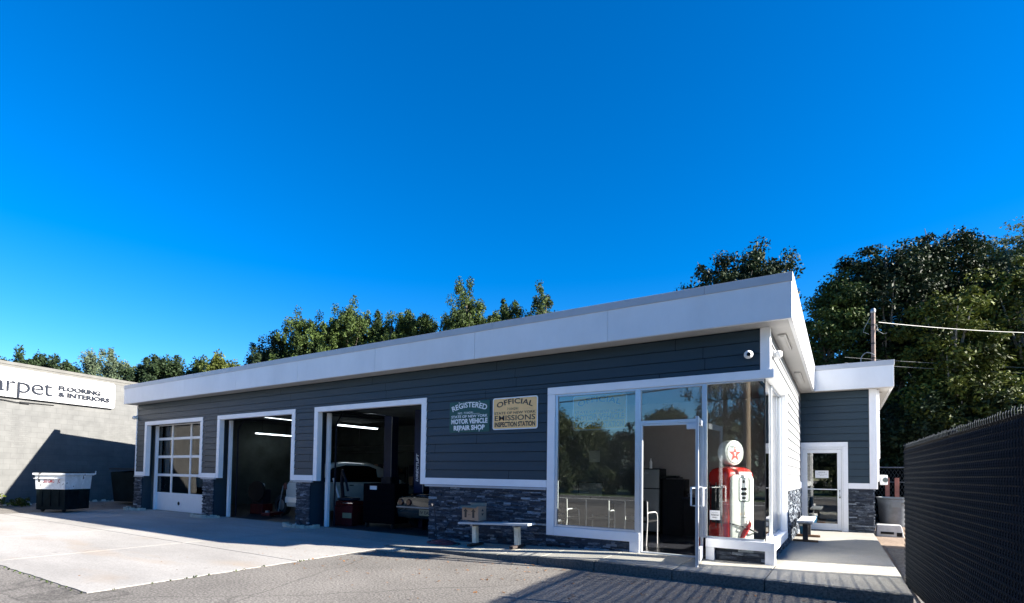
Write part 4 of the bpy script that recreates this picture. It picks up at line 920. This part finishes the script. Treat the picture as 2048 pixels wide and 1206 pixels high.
b = MB(); b.loft([[(-.30, -.22, 0), (.30, -.22, 0), (.30, .3, 0), (-.30, .3, 0)], [(-.27, -.18, .30), (.24, -.18, .30), (.24, .26, .30), (-.27, .26, .30)]]); b.build('block', M['concrete_block'], bs, bevel=.02)
MB().box(-.2, .08, -.226, -.20, .07, .13).box(.14, .25, -.226, -.20, .02, .12).build('socket_hole', M['black'], bs)
M['rose'] = mat('rusty_red_post', (.42, .16, .12), .7, var=.35)
for i, (x, l_) in enumerate([(2.17, 'left'), (2.43, 'right')]):
    o = MB().box(-.06, .06, -.05, .05, 0, 1.55).build('bollard', M['rose'], None, bevel=.01, loc=(x, 12.95, .012)); tag(o, f'rusty red square post in front of the far screen fence, the {l_} of two', 'bollard', 'rusty red posts by the far fence')
# ================================================================ MESH FENCES
def chainlink(mb, L, z0, z1, p=.062, r=.0022, depth=.006, pz=None):
    pz = pz or p
    """diamond mesh in local x-z plane: zigzag wires drawn as flat-sided bars"""
    nx = int(L / p); nz = int((z1 - z0) / pz)
    V = []; F = []
    for i in range(nx):
        for k in range(nz):
            for (xa, xb) in (((i, i + .5) if k % 2 == 0 else (i + .5, i)), ((i + 1, i + .5) if k % 2 == 0 else (i + .5, i + 1))):
                a = Vector((xa * p, -depth if (k % 2) else depth * .3, z0 + k * pz)); b = Vector((xb * p, -depth if (k % 2 == 0) else depth * .3, z0 + (k + 1) * pz))
                d = (b - a).normalized(); n = Vector((0, 1, 0)); s = d.cross(n).normalized() * r; n = n * r
                o = len(V); V += [a - s, a - n, a + s, b - s, b - n, b + s]; F += [(o, o + 1, o + 4, o + 3), (o + 1, o + 2, o + 5, o + 4), (o + 2, o, o + 3, o + 5)]
    mb.add(V, F)
fnc = thing('screen_fence', 'dark chain-link fence with black privacy slats along the right side', 'fence', (1.60, .05, 0), R(-90 + 3.0))
FL = 10.6; FH = 1.97
wm = MB(); chainlink(wm, FL, .06, FH - .03, p=.0595, r=.0030, depth=.013, pz=.032)
r = random.Random(8)
for i in range(int(FL / .0595)):      # twisted knuckle ends along the top
    x = i * .0595
    wm.tube([(x, 0, FH - .03), (x + .012, -.006, FH + .004), (x - .008, .004, FH + .024 + r.uniform(-.008, .012))], .0030, 4)
wm.build('wire_mesh', M['fence_wire'], fnc)
sl = MB()
for i in range(int(FL / .0595)):
    x = (i + .5) * .0595; dx = 0.0; w2 = .0235
    sl.box(x - w2 + dx, x + w2 + dx, .002, .006, .05 + r.uniform(0, .02), FH - .012 + r.uniform(-.012, .008))
sl.build('privacy_slats', M['fence_slat'], fnc)
for k in range(5):
    x = .0 + k * 2.6
    pm = MB(); pm.cyl((x, .05, 0), .03 if k else .034, FH - .02, 14); pm.lathe([(.034, FH - .03), (.036, FH - .005), (.02, FH + .018), (.001, FH + .022)], c=(x, .05, 0), n=14); pm.build('fence_post', M['fence_wire'], fnc, smooth=True)
MB().tube([(0, .05, FH - .09), (FL, .05, FH - .09)], .021, 8).build('top_rail', M['fence_wire'], fnc, smooth=True)
f2_ = thing('chainlink_fence', 'low dark chain-link screen fence far behind the annex', 'fence', (.9, 13.4, 0), 0)
wm = MB(); chainlink(wm, 5.0, .05, 1.9, p=.10, r=.004); wm.build('wire_mesh', M['galv_wire'], f2_); MB().box(0, 5.0, .02, .024, .03, 1.86).build('screen_cloth', M['fence_slat'], f2_); MB().tube([(0, .0, 1.92), (5, .0, 1.92)], .02, 8).tube([(0, -.03, 1.42), (5, -.03, 1.42)], .012, 6).build('rail', M['steel'], f2_)
for k in range(3): MB().cyl((k * 2.45 + .03, .05, 0), .03, 1.95, 12).build('fence_post', M['galv_wire'], f2_)
# things in the yard beyond the fence: they throw the long shade over the side pavement
van = car('parked_van', 'pale delivery van parked in the yard beyond the screen fence', (3.5, 1.75, .016), 0, M['vanwhite'], 4.2, 1.9, [(.0, .95, .35, 1.2), (.05, 1.0, .3, 1.25), (3.0, 1.0, .3, 1.2), (3.5, .98, .3, 1.05), (4.15, .9, .35, .85)],
    [(.03, 2.0, .9, 1.2), (.3, 2.10, .88, 1.2), (2.2, 2.10, .88, 1.2), (2.6, 2.0, .88, 1.18), (3.4, 1.15, .9, 1.08)], [(.8, .92, .7, 1.0, 0)], cat='van')
po = thing('sign_pole', 'tall thin sign pole with a small panel beyond the screen fence', 'pole', (4.0, .60, .016))
MB().cyl((0, 0, 0), .055, 4.7, 14).build('pole', M['steel'], po, smooth=True); MB().box(-.03, .03, -.32, .32, 4.1, 4.75).build('panel', M['white'], po, bevel=.01)
# ================================================================ MAST AND WIRES
ms = thing('service_mast', 'rusty service mast with a pale cable loop on the annex roof', 'mast', (1.62, 8.2, 4.41))
MB().cyl((0, 0, .0), .048, 1.62, 16).build('mast_pipe', M['rust'], ms, smooth=True); MB().lathe([(.050, 1.60), (.060, 1.62), (.062, 1.68), (.04, 1.72), (.001, 1.725)], n=16).build('weather_head', M['steel'], ms, smooth=True)
for z in (.35, .75, 1.25): MB().lathe([(.048, z), (.054, z), (.054, z + .03), (.048, z + .03)], n=14).build('clamp', M['black'], ms)
cbm = MB(); cbm.tube(smooth_pts([(.02, -.06, .02), (-.12, -.1, .08), (-.25, -.08, .18), (-.28, -.05, .38), (-.18, -.04, .52), (-.06, -.06, .50), (.03, -.07, .42)]), .012, 7); cbm.tube(smooth_pts([(-.2, -.1, .06), (-.05, -.14, .16), (.12, -.12, .15), (.2, -.08, .05)]), .012, 7); cbm.tube([(.07, 0, 1.28), (.12, -.02, 1.08), (.22, 0, 1.0), (.3, .02, 1.02)], .007, 5)
cbm.tube([(-.06, -.02, 1.5), (-.2, -.03, 1.2), (-.22, -.03, 1.1), (-.1, -.05, 1.02)], .006, 5)
cbm.build('cable_loop', M['palecable'], ms, smooth=True)
def wire(label, a, b, sag, m, r_=.012, n=24, grp='overhead wires right of the annex'):
    mb = MB(); mb.tube(catenary(a, b, sag, n), r_, 5); o = mb.build('overhead_wire', m, None, smooth=True); tag(o, label, 'wire', grp); return o
wire('thick pale service wire running right from the roof mast', (1.74, 8.2, 5.74), (11.4, 19.2, 6.9), .25, M['palecable'], .009)
def up(x, y, h, label, arms=True):
    u = thing('utility_pole', label, 'utility pole', (x, y, 0), 0, 'wooden utility poles')
    MB().tube([(0, 0, -.2), (0, 0, h)], [.16, .11], 14).build('pole', M['polewood'], u, smooth=True)
    MB().box(-1.1, 1.1, -.06, .06, h - .8, h - .68).build('crossarm', M['polewood'], u)
    ins = MB(); [ins.cyl((q, 0, h - .67), .04, .14, 10) for q in (-1, -.4, .4, 1)]; ins.build('insulator', M['steel'], u)
    return u
M['polewood'] = mat('pole_timber', (.22, .17, .12), .85, var=.3, scale=3, bump=.3, stretch=(3, 3, .4))
up(11.4, 19.3, 8.4, 'wooden utility pole out of the frame right of the annex')
up(-2.3, -14.0, 8.2, 'wooden utility pole across the forecourt behind the viewer'); up(-34, -14.0, 8.2, 'wooden utility pole down the street on the left')
for i, (z, s) in enumerate([(7.75, .5), (7.4, .55), (5.9, .5), (5.5, .6)]):
    for a, b in (((-34, -14, z), (-2.3, -14, z)), ((-2.3, -14, z), (32, -14, z))): wire('overhead street wire across the road from the shop', a, b, s, M['cable'], .018 if i < 2 else .03, 18, 'street wires opposite the shop')
for z0, lab in ((5.25, 'thin wire low across the dark trees, lower of two'), (5.45, 'thin wire low across the dark trees, upper of two')): wire(lab, (1.0, 13.0, z0 + .35), (11.4, 19.2, z0 - .1), .1, M['palecable'], .006)
# ================================================================ THE NEIGHBOURING SHOP
M['coping'] = mat('weathered_coping', (.10, .099, .092), .8, var=.2, scale=3)
nb = thing('carpet_shop_building', 'pale painted block building with a long white sign, at the far left', 'building', (-24.4, -2.72, 0), R(102))
MB().box(-16, 22, 0, 9, -.2, 5.20).build('wall', M['block'], nb); 
c = MB(); c.box(-16.03, 22.03, -.035, .25, 5.203, 5.31); c.box(-16, 22, -.012, .0, 5.08, 5.20); c.build('parapet_coping', M['coping'], nb)
MB().box(-1.9, -.38, .4, 1.6, 5.2, 5.72).build('roof_unit', M['white'], nb, bevel=.02)
ns = thing('carpet_shop_sign', 'long white rounded sign with raised letters ending in arpet FLOORING & INTERIORS', 'sign', (-24.4, -2.72, 0), R(102))
p = MB(); plate(p, -5.4, 3.5, 4.02, 5.08, .12, -.14, -.02); M['shop_sign_white'] = mat('shop_sign_white', (.40, .40, .41), .5, var=.04); p.build('sign_panel', M['shop_sign_white'], ns, bevel=.006)
M['letter_shade'] = mat('shade_dark_letters', (.016, .020, .030), .7, var=.05, spec=.1)  # dark face colour stands in for the shadows of white letters
M['letter_side'] = mat('shaded_letter_return', (.006, .009, .014), .8, spec=.05)  # near-black returns carry the shade on the letter sides
def raised(mb, s0, x0, x1, base, hh, bold, depth=.07):
    """raised letters: dark face and returns hold the shade of white letters; hh is the cap height (or x-height for small letters)"""
    put_text(mb, s0, (x0 + x1) / 2, base, x1 - x0, hh, bold, thick=depth, y=-.141)
t = MB(); raised(t, 'FLOORING', 1.36, 2.90, 4.49, .18, .04, .03); raised(t, '& INTERIORS', 1.36, 3.26, 4.25, .18, .04, .03)
k = .41 / .72 * 1.36
for s0, x0, x1 in (('a', -.75, -.33), ('r', -.28, -.02), ('p', .04, .43), ('e', .48, .86), ('t', .86, 1.15)): raised(t, s0, x0, x1, 4.23, .56, -.010, .04)
t.build('raised_lettering', [M['letter_shade'], M['letter_side']], ns)
c = MB(); c.tube([(-5, -.05, 3.9), (-.3, -.05, 3.90), (.1, -.06, 3.86), (.7, -.04, 3.89), (1.3, -.03, 3.9)], .014, 6); c.box(.2, .5, -.07, -.0, 3.84, 3.9); c.build('sign_cable', M['black'], nb)
# ---------------------------------------------------------------- dumpster
dm = thing('dumpster', 'battered dumpster with a chipped white upper band over a dark green body', 'dumpster', (-20.38 - .7 * math.cos(R(29)) - .1 * math.sin(R(29)), -2.24 - .7 * math.sin(R(29)) + .1 * math.cos(R(29)), .08), R(29))
def chipped():
    m, nt, b = newmat('chipped_white_paint'); L = nt.links.new
    tc = N(nt, 'ShaderNodeTexCoord'); n = N(nt, 'ShaderNodeTexNoise'); n.inputs['Scale'].default_value = 3.2; n.inputs['Detail'].default_value = 9; n.inputs['Distortion'].default_value = .8; L(tc.outputs['Object'], n.inputs['Vector'])
    r = N(nt, 'ShaderNodeValToRGB'); r.color_ramp.elements[0].position = .62; r.color_ramp.elements[0].color = (.78, .80, .80, 1); r.color_ramp.elements[1].position = .65; r.color_ramp.elements[1].color = (.07, .06, .055, 1)
    k = r.color_ramp.elements.new(.45); k.color = (.62, .64, .64, 1); L(n.outputs[0], r.inputs[0]); L(r.outputs[0], b.inputs['Base Color']); b.inputs['Roughness'].default_value = .6; return m
M['chip'] = chipped(); M['dgreen'] = mat('dark_green_steel', (.006, .012, .014), .8, var=.5, scale=3, spec=.08)
hw = .72; dm.scale = (.74, .74, 1)
b = MB(); b.loft([[(-hw * .94, -.06, .03), (hw * .94, -.06, .03), (hw * .94, 1.24, .03), (-hw * .94, 1.24, .03)], [(-hw * .95, -.07, .70), (hw * .95, -.07, .70), (hw * .95, 1.25, .70), (-hw * .95, 1.25, .70)]]); b.build('lower_body', M['dgreen'], dm, bevel=.01)
b = MB(); b.loft([[(-hw * .96, -.10, .703), (hw * .96, -.10, .703), (hw * .96, 1.26, .703), (-hw * .96, 1.26, .703)], [(-hw * 1.0, -.14, 1.16), (hw * 1.0, -.14, 1.16), (hw * 1.0, 1.3, 1.16), (-hw * 1.0, 1.3, 1.16)]]); b.build('upper_band', M['chip'], dm, bevel=.01)
b = MB(); b.box(-hw - .07, hw + .07, -.20, 1.34, 1.165, 1.235); b.box(-hw - .04, hw, -.175, -.13, 1.04, 1.065); b.build('rim', M['chip'], dm, bevel=.015)
b = MB(); b.box(-hw * .97, -.02, -.12, 1.25, 1.238, 1.262); b.box(.02, hw * .97, -.12, 1.25, 1.238, 1.262); b.build('lid', M['dgreen'], dm, bevel=.01)
b = MB()
for x in (-.4, .0, .4): b.box(x - .02, x + .02, -.10, -.055, .15, .69)
for y in (.1, .6, 1.1): b.box(hw * .92, hw * .99, y - .02, y + .02, .15, .69)
b.build('rib', M['dgreen'], dm); b = MB(); b.tube([(hw + .05, 1.3, 1.2), (hw + .12, 1.36, 1.22), (hw + .12, 1.36, 1.32)], .03, 8); b.build('lifting_hook', M['chip'], dm)
for x in (-.5, .5): MB().cyl((x - .03, .1, .04), .09, .06, 14, 'x').build('castor', M['rubber'], dm)
M['red_ink'] = mat('faded_red_print', (.30, .02, .03), .7); t = MB(); put_text(t, '333 GMO', -.05, .92, .50, .11, .01, y=-.128, thick=.002); put_text(t, 'JC', .42, .92, .12, .11, .01, y=-.128, thick=.002); t.build('painted_numbers', M['red_ink'], dm)
bk2 = thing('x', 'dark wheeled refuse box in the deep shade behind the dumpster', 'bin', (-22.6, .9, .1), R(15)); bk2.name = 'refuse_box'
MB().loft([[(-.9, -.5, .1), (.9, -.5, .1), (.9, .5, .1), (-.9, .5, .1)], [(-1, -.6, 1.25), (1, -.6, 1.25), (1, .6, 1.35), (-1, .6, 1.35)]]).build('box_body', M['dgreen'], bk2, bevel=.02); MB().box(-1.03, 1.03, -.64, .64, 1.36, 1.40).build('lid', M['black'], bk2)
# ================================================================ TREES
def leaf_arrays(rs, centers, radii, per, size, up=.35, sq=(1, 1, 1)):
    """many small leaf quads in clumps; returns verts (n*4,3), tone (n*4)"""
    C = np.repeat(centers, per, 0); Rd = np.repeat(radii, per, 0); n = len(C)
    off = rs.normal(size=(n, 3)); off /= np.linalg.norm(off, axis=1)[:, None] + 1e-9; off *= (rs.rand(n, 1) ** .5)
    P = C + off * Rd[:, None] * np.array(sq)
    nrm = rs.normal(size=(n, 3)) * .9 + off * .9; nrm[:, 2] += up; nrm /= np.linalg.norm(nrm, axis=1)[:, None]
    a = np.cross(nrm, rs.normal(size=(n, 3))); a /= np.linalg.norm(a, axis=1)[:, None] + 1e-9; b = np.cross(nrm, a)
    s = size * (0.6 + .8 * rs.rand(n, 1))
    V = np.stack([P - a * s * .62, P - b * s * .30 + a * s * .05, P + a * s * .62, P + b * s * .30 + a * s * .05], 1).reshape(-1, 3)
    tone = np.repeat(rs.rand(len(centers)), per) * .55 + rs.rand(n) * .45
    return V, np.repeat(tone, 4)
def leaves_obj(name, V, tone, m, parent):
    n = len(V) // 4; me = bpy.data.meshes.new(name); me.vertices.add(len(V)); me.vertices.foreach_set('co', V.astype(np.float32).ravel())
    me.loops.add(4 * n); me.loops.foreach_set('vertex_index', np.arange(4 * n, dtype=np.int32)); me.polygons.add(n)
    me.polygons.foreach_set('loop_start', np.arange(0, 4 * n, 4, dtype=np.int32)); me.polygons.foreach_set('loop_total', np.full(n, 4, dtype=np.int32))
    a = me.attributes.new('tone', 'FLOAT', 'POINT'); a.data.foreach_set('value', tone.astype(np.float32)); me.update(calc_edges=True); me.materials.append(m)
    o = bpy.data.objects.new(name, me); COL.objects.link(o); o.parent = parent; return o
def tree(label, loc, h, blobs, leaf, seed, nclump=90, per=70, lsize=.2, crad=.55, name='tree', sq=(1, 1, 1), group=None, trunk_r=.22, up=.35, hollow=.45, twigs=14, bark='bark'):
    """blobs: crown lobes (x, y, z, rx, ry, rz) relative to the trunk foot"""
    t = thing(name, label, 'tree', loc, 0, group); rs = np.random.RandomState(seed)
    vol = np.array([b[3] * b[4] * b[5] for b in blobs]) ** .67; vol /= vol.sum(); cs = []
    for b, q in zip(blobs, vol):
        k = max(4, int(nclump * q)); d = rs.normal(size=(k, 3)); d /= np.linalg.norm(d, axis=1)[:, None]; r_ = (hollow + (1 - hollow) * rs.rand(k, 1) ** .6) * (1 + .12 * rs.normal(size=(k, 1)))
        cs.append(np.array(b[:3]) + d * r_ * np.array(b[3:]))
    cs = np.concatenate(cs); cs = cs[cs[:, 2] > .3]; rd = crad * (.55 + .8 * rs.rand(len(cs)))
    V, tn = leaf_arrays(rs, cs, rd, per, lsize, up, sq); leaves_obj('crown', V, tn, M[leaf], t)
    tk = MB(); top = max(b[2] for b in blobs); cx = np.mean([b[0] for b in blobs]); cy = np.mean([b[1] for b in blobs])
    spine = [(0, 0, -.2), (.05 * h * .1, 0, h * .2), (cx * .5, cy * .5, h * .45), (cx * .9, cy * .9, top), (cx, cy, min(h * .93, top + 1))]
    tk.tube(spine, [trunk_r * 1.25, trunk_r, trunk_r * .8, trunk_r * .45, .03], 10)
    for i in rs.choice(len(cs), min(twigs, len(cs)), replace=False):
        e = Vector(cs[i]); f = min(.9, max(.2, (e.z - 1) / h - .15)); s_ = Vector((cx * f, cy * f, h * f * .9)); mid = s_.lerp(e, .5) + Vector((0, 0, .25)); tk.tube([s_, mid, e, e + (e - mid) * .25], [trunk_r * .35, trunk_r * .2, trunk_r * .08, .012], 6)
    tk.build('trunk', M[bark], t, smooth=True); return t
def upright(h, w, n, seed, z0=.35):
    """lobes of a broad upright crown with a tufted top"""
    r = random.Random(seed); L_ = [(0, 0, h * .62, w * 1.18, w * 1.1, h * .335)]
    for i in range(n): a = r.uniform(0, 6.28); q = r.uniform(.25, .8) * w; L_.append((q * math.cos(a), q * math.sin(a), h * r.uniform(.68, .86), w * .44, w * .44, h * .13))
    return L_
G1 = 'trees along the skyline behind the shop'
far = [  # x, y, height, half-width, leaf, label, clumps, leaf size
 (-56.3, 7.3, 11.4, 3.1, 'leaf_dark', 'dark round tree over the carpet shop roof', 150, .24),
 (-62.4, 6.9, 11.4, .9, 'leaf_dark', 'small dark spiky treetop at the far left edge of the skyline', 30, .26),
 (-58.5, 11.9, 13.2, 2.8, 'leaf_pale', 'loose grey-green tree right of the dark round one over the carpet shop', 70, .22),
 (-58.2, 14.5, 12.3, 2.1, 'leaf_pale', 'low loose pale tree over the end of the carpet shop roof', 60, .22),
 (-48.0, 12.7, 11.2, 2.6, 'leaf_dark', 'dark bushy tree just left of the shop fascia end', 150, .24),
 (-45.3, 14.5, 11.0, 1.1, 'leaf_green', 'narrow green treetop over the left end of the fascia', 40, .24),
 (-42.2, 15.3, 11.4, 1.8, 'leaf_yellow', 'yellow-green treetop over the left end of the fascia', 80, .24),
 (-36.1, 14.5, 11.0, 1.5, 'leaf_dark', 'dark small tree left of the large centre maples', 80, .22),
 (-33.8, 14.0, 11.9, 1.9, 'leaf_dark', 'dark lower shoulder of the maple row, farthest left in it', 110, .22),
 (-31.4, 15.2, 13.1, 2.1, 'leaf_green', 'left one of the tall bushy maples behind the roof', 150, .20),
 (-29.0, 16.8, 13.8, 2.2, 'leaf_green', 'tallest of the bushy maples left of centre', 160, .20),
 (-26.6, 18.2, 13.5, 2.1, 'leaf_green', 'bushy maple third from the left in the row behind the roof', 150, .20),
 (-24.4, 19.3, 13.6, 1.9, 'leaf_green', 'bushy maple at the right end of the row behind the roof', 130, .20),
 (-20.9, 19.6, 14.9, 1.9, 'leaf_green', 'pointed tree standing highest behind the middle of the roof', 130, .20),
 (-19.4, 22.9, 14.6, 1.6, 'leaf_green', 'small round treetop right of the pointed one', 90, .20),
 (-17.5, 24.2, 15.0, 1.6, 'leaf_green', 'last treetop before the roof line hides the skyline', 90, .20)]
for i, (x, y, h, w_, lf, lab, nc, ls) in enumerate(far):
    bl = upright(h, w_, 6, i)
    if lf == 'leaf_dark' and h > 11 and w_ > 2: bl = [(0, 0, h * .74, w_ * 1.05, w_, h * .235), (w_ * .45, 0, h * .70, w_ * .8, w_ * .8, h * .22)]
    tree(lab, (x, y, 0), h, bl, lf, 100 + i, int(nc * 2.2), 150, ls * (.75 if i < 8 else .6), .38 if i > 8 else .46, sq=(.8, .8, 1.3), group=G1, name='tree', twigs=10, up=.1)
tree('dark leafy tree rising behind the right half of the roof', (-3.1, 19.0, 0), 13.2, [(-.7, 0, 10.9, 1.6, 1.6, 1.7), (.9, 0, 11.4, 1.1, 1.2, 1.5), (-2.0, 0, 10.3, 1.5, 1, .9), (-3.0, 0, 10.0, .9, .9, .7), (.2, .5, 9.6, 2.4, 2, 1.6)], 'leaf_dark', 61, 260, 120, .14, .48, up=.5)
G2 = 'tall trees in the dark mass behind the annex'
rt = [
 ((.6, 16.8, 0), 10.2, [(0, 0, 7.2, 1.6, 1.5, 2.6), (-.6, -.3, 4.2, 1.6, 1.4, 2.2), (.3, 0, 8.9, .9, .9, .9)], 'leaf_green', 'leftmost tree of the mass, right against the roof corner', 200),
 ((2.6, 17.8, 0), 11.6, [(0, 0, 8.6, 2.1, 1.7, 2.6), (.3, 0, 5.0, 2.4, 1.5, 2.6), (-.7, 0, 10.2, 1.1, 1, 1.1)], 'leaf_dark', 'dark maple behind the service mast', 240),
 ((4.6, 19.5, 0), 12.6, [(.0, 0, 10.0, 1.9, 1.6, 2.0), (.6, 0, 7.5, 2.3, 1.8, 2.6), (-1.2, 0, 10.1, 1.2, 1, 1.2)], 'leaf_dark', 'highest crown of the mass, right of the service mast', 240),
 ((4.2, 15.6, 0), 8.6, [(-.1, 0, 6.3, 1.4, 1.2, 1.9), (.3, -.3, 3.7, 1.9, 1.3, 1.9)], 'leaf_yellow', 'sunlit yellow-green tree in the middle of the mass', 170),
 ((8.0, 24.5, 0), 13.8, [(0, 0, 11.2, 2.2, 1.8, 2.1), (-.3, 0, 8.6, 2.7, 2, 2.9)], 'leaf_pale', 'tall airy tree at the right edge of the picture', 190),
 ((6.6, 17.2, 0), 9.6, [(0, 0, 7.2, 1.9, 1.5, 2.2), (-.3, 0, 4.0, 2.3, 1.5, 2.2)], 'leaf_yellow', 'lower yellow-green tree at the right edge of the picture', 200),
 ((8.6, 19.5, 0), 11.5, [(0, 0, 8.0, 2.3, 1.8, 3.0)], 'leaf_green', 'green tree just outside the right edge', 120)]
for i, (loc, h, bl, lf, lab, nc) in enumerate(rt):
    tree(lab, loc, h, bl, lf, 200 + i, int(nc * 1.7), 130, .115, .48, sq=(1.15, 1.15, .62), group=G2, hollow=.35, twigs=26, up=1.0, bark='twig' if i % 2 else 'bark')
for i, (x, y, rx, h) in enumerate([(1.4, 15.1, 1.5, 4.6), (3.4, 14.6, 1.5, 4.2), (5.2, 14.9, 1.6, 4.8), (-.4, 14.5, 1.4, 4.5), (7.0, 15.2, 1.6, 4.6)]):
    t_ = tree(['ivy-dark shrub directly behind the annex', 'dark shrub behind the rusty posts', 'dark shrub behind the far end of the screen fence', 'dark shrub hidden behind the annex roof', 'dark shrub low at the right edge'][i], (x, y, 0), h, [(0, 0, h * .5, rx, 1.1, h * .52)], 'leaf_dark', 300 + i, 150, 90, .12, .42, name='shrub', group='dark shrubs under the trees', hollow=.3, trunk_r=.08, up=.8); t_['category'] = 'shrub'
# wood further back closes the gaps between the right-hand trunks
rs = np.random.RandomState(9); n = 260
cs = np.stack([rs.uniform(-2, 14, n), rs.uniform(24, 30, n), rs.rand(n) * 10.2], 1); cs = cs[(cs[:, 2] < 9.3 + .25 * (cs[:, 0] - 2))]
V, tn = leaf_arrays(rs, cs, np.full(len(cs), 1.1), 90, .34, .4); o = leaves_obj('far_wood', V, tn, M['leaf_dark'], None); struct(o, 'stuff'); o['label'] = 'dark wood closing the view behind the trees'; o['category'] = 'wood'
# street trees across the road: the windows mirror them
for i, (x, h, w_) in enumerate([(-48, 7.0, 3.8), (-42, 6.6, 3.6), (-36.5, 7.4, 3.6), (-31.5, 7.0, 3.4), (-26.8, 7.6, 3.2), (-22.6, 7.4, 2.4), (-19.2, 6.8, 2.0), (-16.2, 5.4, 2.2), (-13.0, 5.2, 2.2), (-10.0, 6.8, 1.9), (-6.0, 12.4, 2.2), (-2.8, 12.6, 2.4), (.4, 11.6, 2.6), (3.8, 10.2, 3.0), (8.0, 9.4, 3.2), (12.5, 9, 3.4), (17.5, 9, 3.4)]):
    lab = ['low wide street tree', 'tufted street tree'][i % 2] + f' opposite the shop, {i + 1} from the left'
    tree(lab, (x, -30.5 - (i % 3) * .8, 0), h, [(0, 0, h * .56, w_, w_ * .8, h * .44), (w_ * .3, .3, h * .25, w_, w_ * .7, h * .3)] + upright(h, w_ * .9, 6, i)[1:], 'leaf_reflect', 400 + i, 300, 90, .17, .6, group='street trees opposite the shop', twigs=5)
# weeds and rubble at the foot of the carpet shop wall
def weed(label, loc, s_, seed):
    p = thing('weed', label, 'plant', loc, 0, 'weeds by the block wall'); rs = np.random.RandomState(seed); n = 26
    c = np.stack([rs.normal(0, .22 * s_, n), rs.normal(0, .15 * s_, n), rs.rand(n) * .32 * s_], 1); V, tn = leaf_arrays(rs, c, np.full(n, .10 * s_), 16, .09, .8); leaves_obj('leaves', V, tn, M['leaf_yellow'], p)
    st_ = MB(); [st_.tube([(0, 0, 0), tuple(c[i])], .006, 4) for i in range(8)]; st_.build('stem', M['twig'], p)
weed('yellowish weed clump at the foot of the block wall, nearest the frame edge', (-23.6, -3.35, .13), 1.2, 1); weed('small weed clump beside the dumpster end', (-23.55, -2.6, .13), .7, 2)
rbm = MB(); r = random.Random(3)
o = thing('rubble_strip', 'strip of broken concrete lumps along the foot of the block wall', 'rubble', (-23.85, -2.3, .14), R(102))
for i in range(26):
    x = r.uniform(-1.0, 5.2); y = r.uniform(-.25, .1); s_ = r.uniform(.04, .13); rbm.loft([[(x - s_, y - s_ * .6, 0), (x + s_, y - s_ * .7, 0), (x + s_ * .9, y + s_ * .6, 0), (x - s_ * .8, y + s_ * .5, 0)], [(x - s_ * .6, y - s_ * .4, s_ * .9), (x + s_ * .5, y - s_ * .4, s_), (x + s_ * .6, y + s_ * .3, s_ * .7), (x - s_ * .5, y + s_ * .3, s_ * .8)]])
rbm.build('lumps', M['cobble'], o)
o['kind'] = 'thing'
mk_ = MB().prism([(-6.62, -1.95), (-6.22, -1.9), (-6.2, -1.45), (-6.6, -1.45)], .004, .03); 
tag(mk_.build('concrete_patch', M['sidewalk'], None, bevel=.004), 'small raised concrete slab at the left tip of the pavement', 'slab')

# fallen leaves and grit on the asphalt in front of the kerb
rs = np.random.RandomState(77); n = 420
P = np.stack([rs.uniform(-9, 1.3, n), -1.45 - rs.gamma(1.2, 1.1, n), np.full(n, .009)], 1); a = rs.rand(n) * 6.28; s_ = .014 + .022 * rs.rand(n)
dx = np.stack([np.cos(a) * s_, np.sin(a) * s_, rs.rand(n) * .01], 1); dy = np.stack([-np.sin(a) * s_ * .5, np.cos(a) * s_ * .5, np.zeros(n)], 1)
V = np.stack([P - dx, P - dy, P + dx, P + dy], 1).reshape(-1, 3); M['dead_leaf'] = leafmat('dead_leaf', (.10, .05, .02), (.38, .18, .07))
o = leaves_obj('fallen_leaves', V, np.repeat(rs.rand(n), 4), M['dead_leaf'], None); struct(o, 'stuff'); o['label'] = 'scattered dead leaves on the asphalt before the kerb'; o['category'] = 'leaves'
rs = np.random.RandomState(78); n = 14; c = np.concatenate([np.stack([np.linspace(-9.5, -6.8, n) + rs.normal(0, .05, n), np.full(n, -6.58), np.full(n, .015)], 1), np.stack([np.full(n, -6.68), rs.uniform(-6.3, -3.2, n), np.full(n, .015)], 1)])
V, tn = leaf_arrays(rs, c, np.full(2 * n, .018), 7, .022, .9); o = leaves_obj('joint_weeds', V, tn, M['leaf_green'], None); struct(o, 'stuff'); o['label'] = 'tiny weeds in the joint between concrete and asphalt'; o['category'] = 'weeds'
